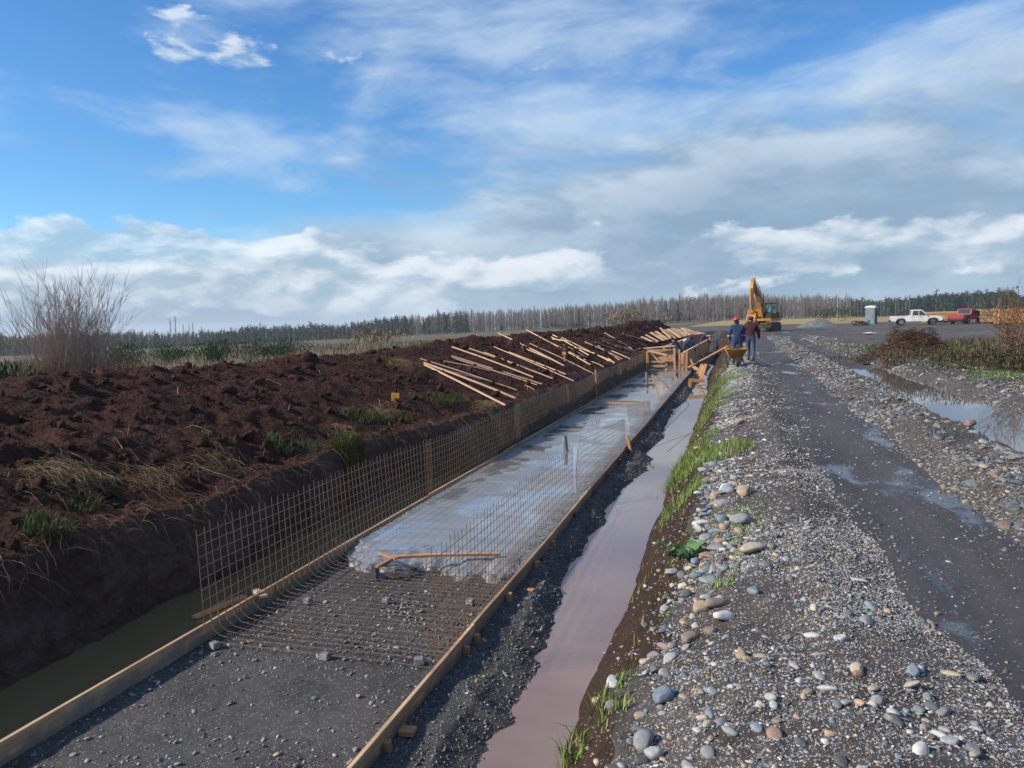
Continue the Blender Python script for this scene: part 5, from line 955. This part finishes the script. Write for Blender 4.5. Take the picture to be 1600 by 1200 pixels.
MB().prism([(-.6, 2.02)]+[(.6*math.cos(PI-PI*i/10), 2.04+.26*math.sin(PI*i/10)) for i in range(11)]+[(.6, 2.02)], 'y', -.6, .58).build('roof', M['toilet_roof'], r, True); MB().tube([(.3, .3, 2.1), (.3, .3, 2.42)], .05, 8).build('vent_pipe', M['toilet_grey'], r)
p = on_site(1343, 509, 98); r = empty('black_hose', tuple(p), 0, 'coil of thick black hose lying left of the toilet', 'hose')
for k in range(5):
    a0 = random.uniform(0, 6.28); ti = [.25, .5, 1.15, .3, .7][k]; rr = [.62, .5, .42, .75, .55][k]; cx_ = [0, .25, -.45, .35, .1][k]
    MB().tube([(cx_+rr*math.cos(a0+t*.35), rr*math.sin(a0+t*.35)*math.cos(ti), .12+max(0, rr*math.sin(ti))*(1+math.sin(a0+t*.35))*.6) for t in range(17)], .06, 7).build('loop', M['black'], r, True)
MB().tube([(.2, 0, .1), (.6, 0, .3), (1.15, 0, .62)], .06, 7).build('hose_end', M['black'], r)
p = (9.39, 62, gz(9.39, 62)+.04); o = np_mesh('plastic_sheet', *(lambda g: (np.stack([g[0], g[1], .10+.12*billow(g[0]*4, g[1]*4, 3, 4)*np.exp(-g[0]**2*5-g[1]**2*5)-.05], -1).reshape(-1, 3), grid_faces(14, 14)))(np.meshgrid(np.linspace(-.5, .5, 14), np.linspace(-.5, .5, 14))), M['white_plastic'], True); o = link('plastic_sheet', o); o.location = (p[0], p[1], p[2]-.02); tag(o, 'crumpled white plastic sheet on the mud before the toilet', 'plastic')
# gravel heap
p = on_site(1279, 511, 96); gx, gy = np.meshgrid(np.linspace(-3.2, 3.2, 48), np.linspace(-2, 2, 30)); hz_ = 1.12*np.clip(1-np.hypot(gx/2.6, gy/1.7), 0, 1)**.85*(1+.12*fbm(gx*1.5, gy*1.5, 3, .5, 8))-.05; o = link('gravel_heap', np_mesh('gravel_heap', np.stack([gx, gy, hz_], -1).reshape(-1, 3), grid_faces(30, 48), M['gravel_heap'], True)); o.location = tuple(p); tag(o, 'grey heap of fine gravel in the yard left of the toilet', 'gravel heap')
# ------------------------------------------------------------------ stacks of sawn timber
def stack(px, py, Y, Lx, n_y, n_z, bw, bh, rz, matn, label, gap=2):
    p = on_site(px, py, Y); r_ = empty('timber_stack', tuple(p), rz, label, 'timber stack', 'timber stacks beside the pickups'); z_ = .10
    for k in range(3): bx_(((k-1)*Lx*.38, 0, .05), (.12, n_y*bw, .10), 'wood_wet', 'bearer', r_)
    for i in range(n_z):
        if gap and i and i % gap == 0: 
            for k in range(3): bx_(((k-1)*Lx*.38, 0, z_+.02), (.06, n_y*bw, .04), 'wood', 'sticker', r_)
            z_ += .045
        for j in range(n_y):
            if 0 < j < n_y-1 and 0 < i < n_z-1: continue
            bx_((random.uniform(-.06, .06), (j-(n_y-1)/2)*bw, z_+bh/2), (Lx+random.uniform(-.05, .05), bw-.012, bh-.006), matn, 'sawn_board', r_)
        z_ += bh
    return r_
stack(1478, 502, 95, 4.6, 6, 8, .2, .13, math.radians(-3), 'wood_orange', 'long low orange timber stack between the two pickups')
stack(1541, 507, 88, 1.5, 6, 8, .2, .15, math.radians(4), 'wood', 'pale timber stack standing right of the red pickup')
stack(1577, 506, 80, 2.2, 6, 8, .22, .15, math.radians(5), 'wood_orange', 'tall orange timber stack behind the rusty bush'); stack(1612, 505, 84, 2.2, 6, 8, .22, .15, math.radians(5), 'wood', 'timber stack cut by the right edge of the picture')
# ------------------------------------------------------------------ people
def person(name, loc, rz, J, rad, paint, label, hat=None, hscale=1.0):
    """J: joint name -> (x,y,z) in metres facing +y; one skinned surface, painted by region"""
    E_ = [('pelvis', 'waist'), ('waist', 'chest'), ('chest', 'neck'), ('neck', 'head'), ('head', 'crown'), ('chest', 'shl'), ('shl', 'ell'), ('ell', 'wrl'), ('wrl', 'hal'), ('chest', 'shr'), ('shr', 'elr'), ('elr', 'wrr'), ('wrr', 'har'), ('pelvis', 'hil'), ('hil', 'knl'), ('knl', 'anl'), ('anl', 'tol'), ('pelvis', 'hir'), ('hir', 'knr'), ('knr', 'anr'), ('anr', 'tor')]
    names = list(J); me = bpy.data.meshes.new(name); me.from_pydata([J[k] for k in names], [(names.index(a), names.index(b)) for a, b in E_], [])
    o = bpy.data.objects.new('tmp_body', me); col.objects.link(o); md = o.modifiers.new('skin', 'SKIN'); md.use_smooth_shade = True; sv = me.skin_vertices[0].data
    for i, k in enumerate(names): rx, ry = rad.get(k, rad.get(k[:2], (.06, .06))); sv[i].radius = (rx, ry); sv[i].use_root = (k == 'pelvis')
    o.modifiers.new('sub', 'SUBSURF').levels = 2; dg = bpy.context.evaluated_depsgraph_get(); me2 = bpy.data.meshes.new_from_object(o.evaluated_get(dg)); bpy.data.objects.remove(o)
    segs_ = [(a, b, Vector(J[a]), Vector(J[b])) for a, b in E_]; mats_ = list(dict.fromkeys(paint.values())); me2.materials.clear()
    for m_ in mats_: me2.materials.append(M[m_])
    for f in me2.polygons:
        c_ = f.center; best = None
        for a, b, A_, B_ in segs_:
            d_ = B_-A_; t = max(0, min(1, (c_-A_).dot(d_)/d_.length_squared)); q = (c_-(A_+d_*t)).length
            if best is None or q < best[0]: best = (q, a, b, t)
        _, a, b, t = best; k = 'top'
        if b in ('head', 'crown'): k = 'skin' if b == 'head' and t > .25 else ('hair' if b == 'crown' else 'top')
        elif b in ('hal', 'har'): k = 'hand'
        elif b[:2] in ('kn', 'an', 'hi'): k = 'legs'
        elif b[:2] == 'to': k = 'boot'
        elif b == 'waist' and t < .35: k = 'legs'
        if b[:2] == 'an' and t > .88: k = 'boot'
        if 'band' in paint and ((b[:2] == 'wr' and .05 < t < .30) or (b == 'neck' and .02 < t < .22)): k = 'band'
        f.material_index = mats_.index(paint[k]); f.use_smooth = True
    r_ = empty(name, loc, rz, label, 'person'); r_.scale = (hscale,)*3; link('body', me2, r_)
    if hat:
        Hc = Vector(J['head']).lerp(Vector(J['crown']), .5); b = MB()
        for i in range(5):
            th = i/4*PI/2*.96; b.tube([Hc+Vector((0, 0, .02+.115*math.sin(th))), Hc+Vector((0, 0, .02+.115*math.sin(min(PI/2, th+.4))))], [.128*math.cos(th)+.004, .128*math.cos(min(PI/2, th+.4))+.004], 16, 0, i == 4)
        ho = b.build('helmet' if 'helmet' in hat else 'cap', M[hat], r_, True); MB().tube([Hc+Vector((0, .07, .03)), Hc+Vector((0, .17, .02))], [.10, .07], 12).build('brim', M[hat], ho)
        for s_ in (-1, 1): MB().box(Hc+Vector((s_*.085, 0, -.05)), (.03, .045, .06)).build('ear', M['skin'], r_, False, .01)
    return r_
RAD = {'pelvis': (.15, .12), 'waist': (.14, .11), 'chest': (.18, .125), 'neck': (.062, .062), 'head': (.078, .088), 'crown': (.072, .08), 'sh': (.075, .075), 'el': (.055, .055), 'wr': (.042, .042), 'ha': (.035, .045), 'hi': (.095, .10), 'kn': (.068, .07), 'an': (.048, .052), 'to': (.035, .04)}
STAND = dict(pelvis=(0, 0, .94), waist=(0, 0, 1.08), chest=(0, .01, 1.30), neck=(0, .0, 1.48), head=(0, .02, 1.57), crown=(0, .01, 1.68), shl=(-.19, 0, 1.40), ell=(-.25, .0, 1.12), wrl=(-.25, .08, .90), hal=(-.24, .10, .80), shr=(.19, 0, 1.40), elr=(.25, 0, 1.12), wrr=(.25, .08, .90), har=(.24, .10, .80), hil=(-.10, 0, .86), knl=(-.11, .02, .48), anl=(-.12, -.01, .09), tol=(-.13, .15, .035), hir=(.10, 0, .86), knr=(.11, .02, .48), anr=(.12, -.01, .09), tor=(.13, .15, .035))
FATR = dict(RAD, sh=(.09, .085), el=(.075, .07), wr=(.06, .058), kn=(.085, .085), hi=(.11, .11), pelvis=(.17, .14), waist=(.165, .13), chest=(.20, .14))
p = onY(1152, 565, 29.4); J = dict(STAND, head=(-.02, .02, 1.57), crown=(-.03, .01, 1.68), ell=(-.29, .03, 1.13), wrl=(-.26, .14, .92), hal=(-.24, .18, .83)); g0 = gz(p[0], p[1])
person('person', (p[0], p[1], g0), .12, J, FATR, dict(top='blue_cloth', legs='blue_cloth', skin='skin', hair='hair', hand='skin', boot='boot', band='reflect'), 'worker in blue coveralls and red helmet standing behind the wheelbarrow', 'helmet_red')
p = onY(1173, 562, 30.8); J = dict(STAND, knl=(-.09, .14, .48), anl=(-.09, .10, .10), tol=(-.09, .25, .05), knr=(.10, -.02, .48), anr=(.11, -.22, .13), tor=(.11, -.14, .03), ell=(-.27, -.08, 1.13), wrl=(-.29, -.06, .90), hal=(-.28, -.03, .80), elr=(.27, .05, 1.13), wrr=(.30, .16, .93), har=(.29, .2, .84), head=(-.01, .05, 1.55), crown=(-.01, .05, 1.66)); g0 = gz(p[0], p[1])
person('person', (p[0], p[1], g0), -.08, J, dict(FATR, kn=(.072, .075), hi=(.1, .105)), dict(top='maroon', legs='jeans', skin='skin', hair='hair', hand='skin', boot='boot'), 'person in maroon sweater and jeans walking away along the track', 'cap_purple')
BEND = dict(pelvis=(0, -.10, .88), waist=(0, .0, 1.0), chest=(0, .22, 1.12), neck=(0, .40, 1.12), head=(0, .50, 1.10), crown=(0, .60, 1.06), shl=(-.19, .30, 1.10), ell=(-.24, .42, .84), wrl=(-.16, .58, .70), hal=(-.12, .66, .66), shr=(.19, .30, 1.10), elr=(.24, .42, .84), wrr=(.16, .58, .70), har=(.12, .66, .66), hil=(-.10, -.10, .82), knl=(-.13, .05, .46), anl=(-.15, -.06, .09), tol=(-.16, .10, .035), hir=(.10, -.10, .82), knr=(.13, .05, .46), anr=(.15, -.06, .09), tor=(.16, .10, .035))
for k, (px, Y, rz, lab, hat) in enumerate([(1060, 44.0, 1.2, 'worker in navy overalls bending at the near end of the formwork', None), (1070, 46.5, -1.0, 'second worker in navy overalls stooping between the shutters', 'cap_purple'), (1082, 52, .9, 'third worker in navy overalls bending behind the right shutter', 'toilet_roof'), (1097, 61, -1.2, 'farthest worker in blue bending at the end of the shutters', None)]):
    q = onY(px, 560, Y); person('person', (q[0], Y, SLAB), rz, BEND if k == 2 else dict(BEND, chest=(0, .12, 1.2), neck=(0, .24, 1.30), head=(0, .32, 1.34), crown=(0, .40, 1.40), shl=(-.19, .17, 1.24), shr=(.19, .17, 1.24), ell=(-.26, .3, 1.0), elr=(.26, .3, 1.0)), FATR, dict(top='navy', legs='navy', skin='skin', hair='hair', hand='skin', boot='boot', band='blue_cloth'), lab, hat, 1.02)
# ------------------------------------------------------------------ wheelbarrow
p = onY(1149, 568, 28.3); g0 = gz(p[0], p[1]); r = empty('wheelbarrow', (p[0], p[1], g0), math.radians(8), 'muddy yellow wheelbarrow parked on the gravel ridge', 'wheelbarrow')
b = MB(); top_ = [(-.36, -.42), (.36, -.42), (.34, .50), (-.34, .50)]; bot = [(-.20, -.20), (.20, -.20), (.18, .28), (-.18, .28)]
b.add([(x_, y_, .66) for x_, y_ in top_]+[(x_, y_, .32) for x_, y_ in bot]+[(x_*.94, y_*.94, .655) for x_, y_ in top_]+[(x_*.92, y_*.92, .345) for x_, y_ in bot], [(0, 1, 5, 4), (1, 2, 6, 5), (2, 3, 7, 6), (3, 0, 4, 7), (4, 5, 6, 7), (8, 9, 13, 12), (9, 10, 14, 13), (10, 11, 15, 14), (11, 8, 12, 15), (12, 13, 14, 15), (0, 1, 9, 8), (1, 2, 10, 9), (2, 3, 11, 10), (3, 0, 8, 11)]).build('tray', M['yellow'], r)
MB().tube([(-.36, -.42, .66), (.36, -.42, .66), (.34, .50, .66), (-.34, .50, .66), (-.36, -.42, .66)], .014, 6).build('rim_tube', M['yellow'], r)
for s_ in (-1, 1): MB().tube([(s_*.10, -.50, .18), (s_*.20, -.1, .29), (s_*.26, .45, .40), (s_*.28, .95, .55)], .018, 8).build('handle', M['black'], r, True); MB().tube([(s_*.25, .30, .36), (s_*.24, .34, .02), (s_*.24, .2, .0)], .016, 6).build('leg', M['black'], r, True)
for s_ in (-1, 1): MB().tube([(s_*.22, -.10, .34), (s_*.30, -.22, .0)], .02, 6).build('leg', M['black'], r)
MB().tube([(-.27, -.20, .12), (.27, -.20, .12)], .02, 6).build('cross_bar', M['steel_grey'], r)
t_ = MB().disc((0, -.52, .19), 'x', .19, .08, 18).build('wheel', M['rubber'], r, True); MB().disc((0, -.52, .19), 'x', .09, .09, 12).build('hub', M['steel_grey'], t_)
gx, gy = np.meshgrid(np.linspace(-.31, .31, 16), np.linspace(-.36, .44, 16)); link('load', np_mesh('load', np.stack([gx, gy, .60+.14*np.exp(-(gx/.22)**2-(gy/.26)**2)+.03*fbm(gx*9, gy*9, 2, .5, 3)], -1).reshape(-1, 3), grid_faces(16, 16), M['bank_soil'], True), r)
bpy.context.view_layer.update()

# ------------------------------------------------------------------ thin moist air that softens the far trees
hm = bpy.data.materials.new('haze'); hm.use_nodes = True; ht = NT(hm.node_tree); ht.n.clear()
pv = ht.new('ShaderNodeVolumePrincipled', {'Color': (.86, .92, 1.0, 1), 'Density': .00028, 'Anisotropy': .2}); ht.l.new(pv.outputs[0], ht.new('ShaderNodeOutputMaterial').inputs['Volume'])
hb = MB().box((0, 600, -31), (5200, 4600, 120)).build('haze', hm); tag(hb, 'thin pale haze over the whole site', None, None, 'stuff')
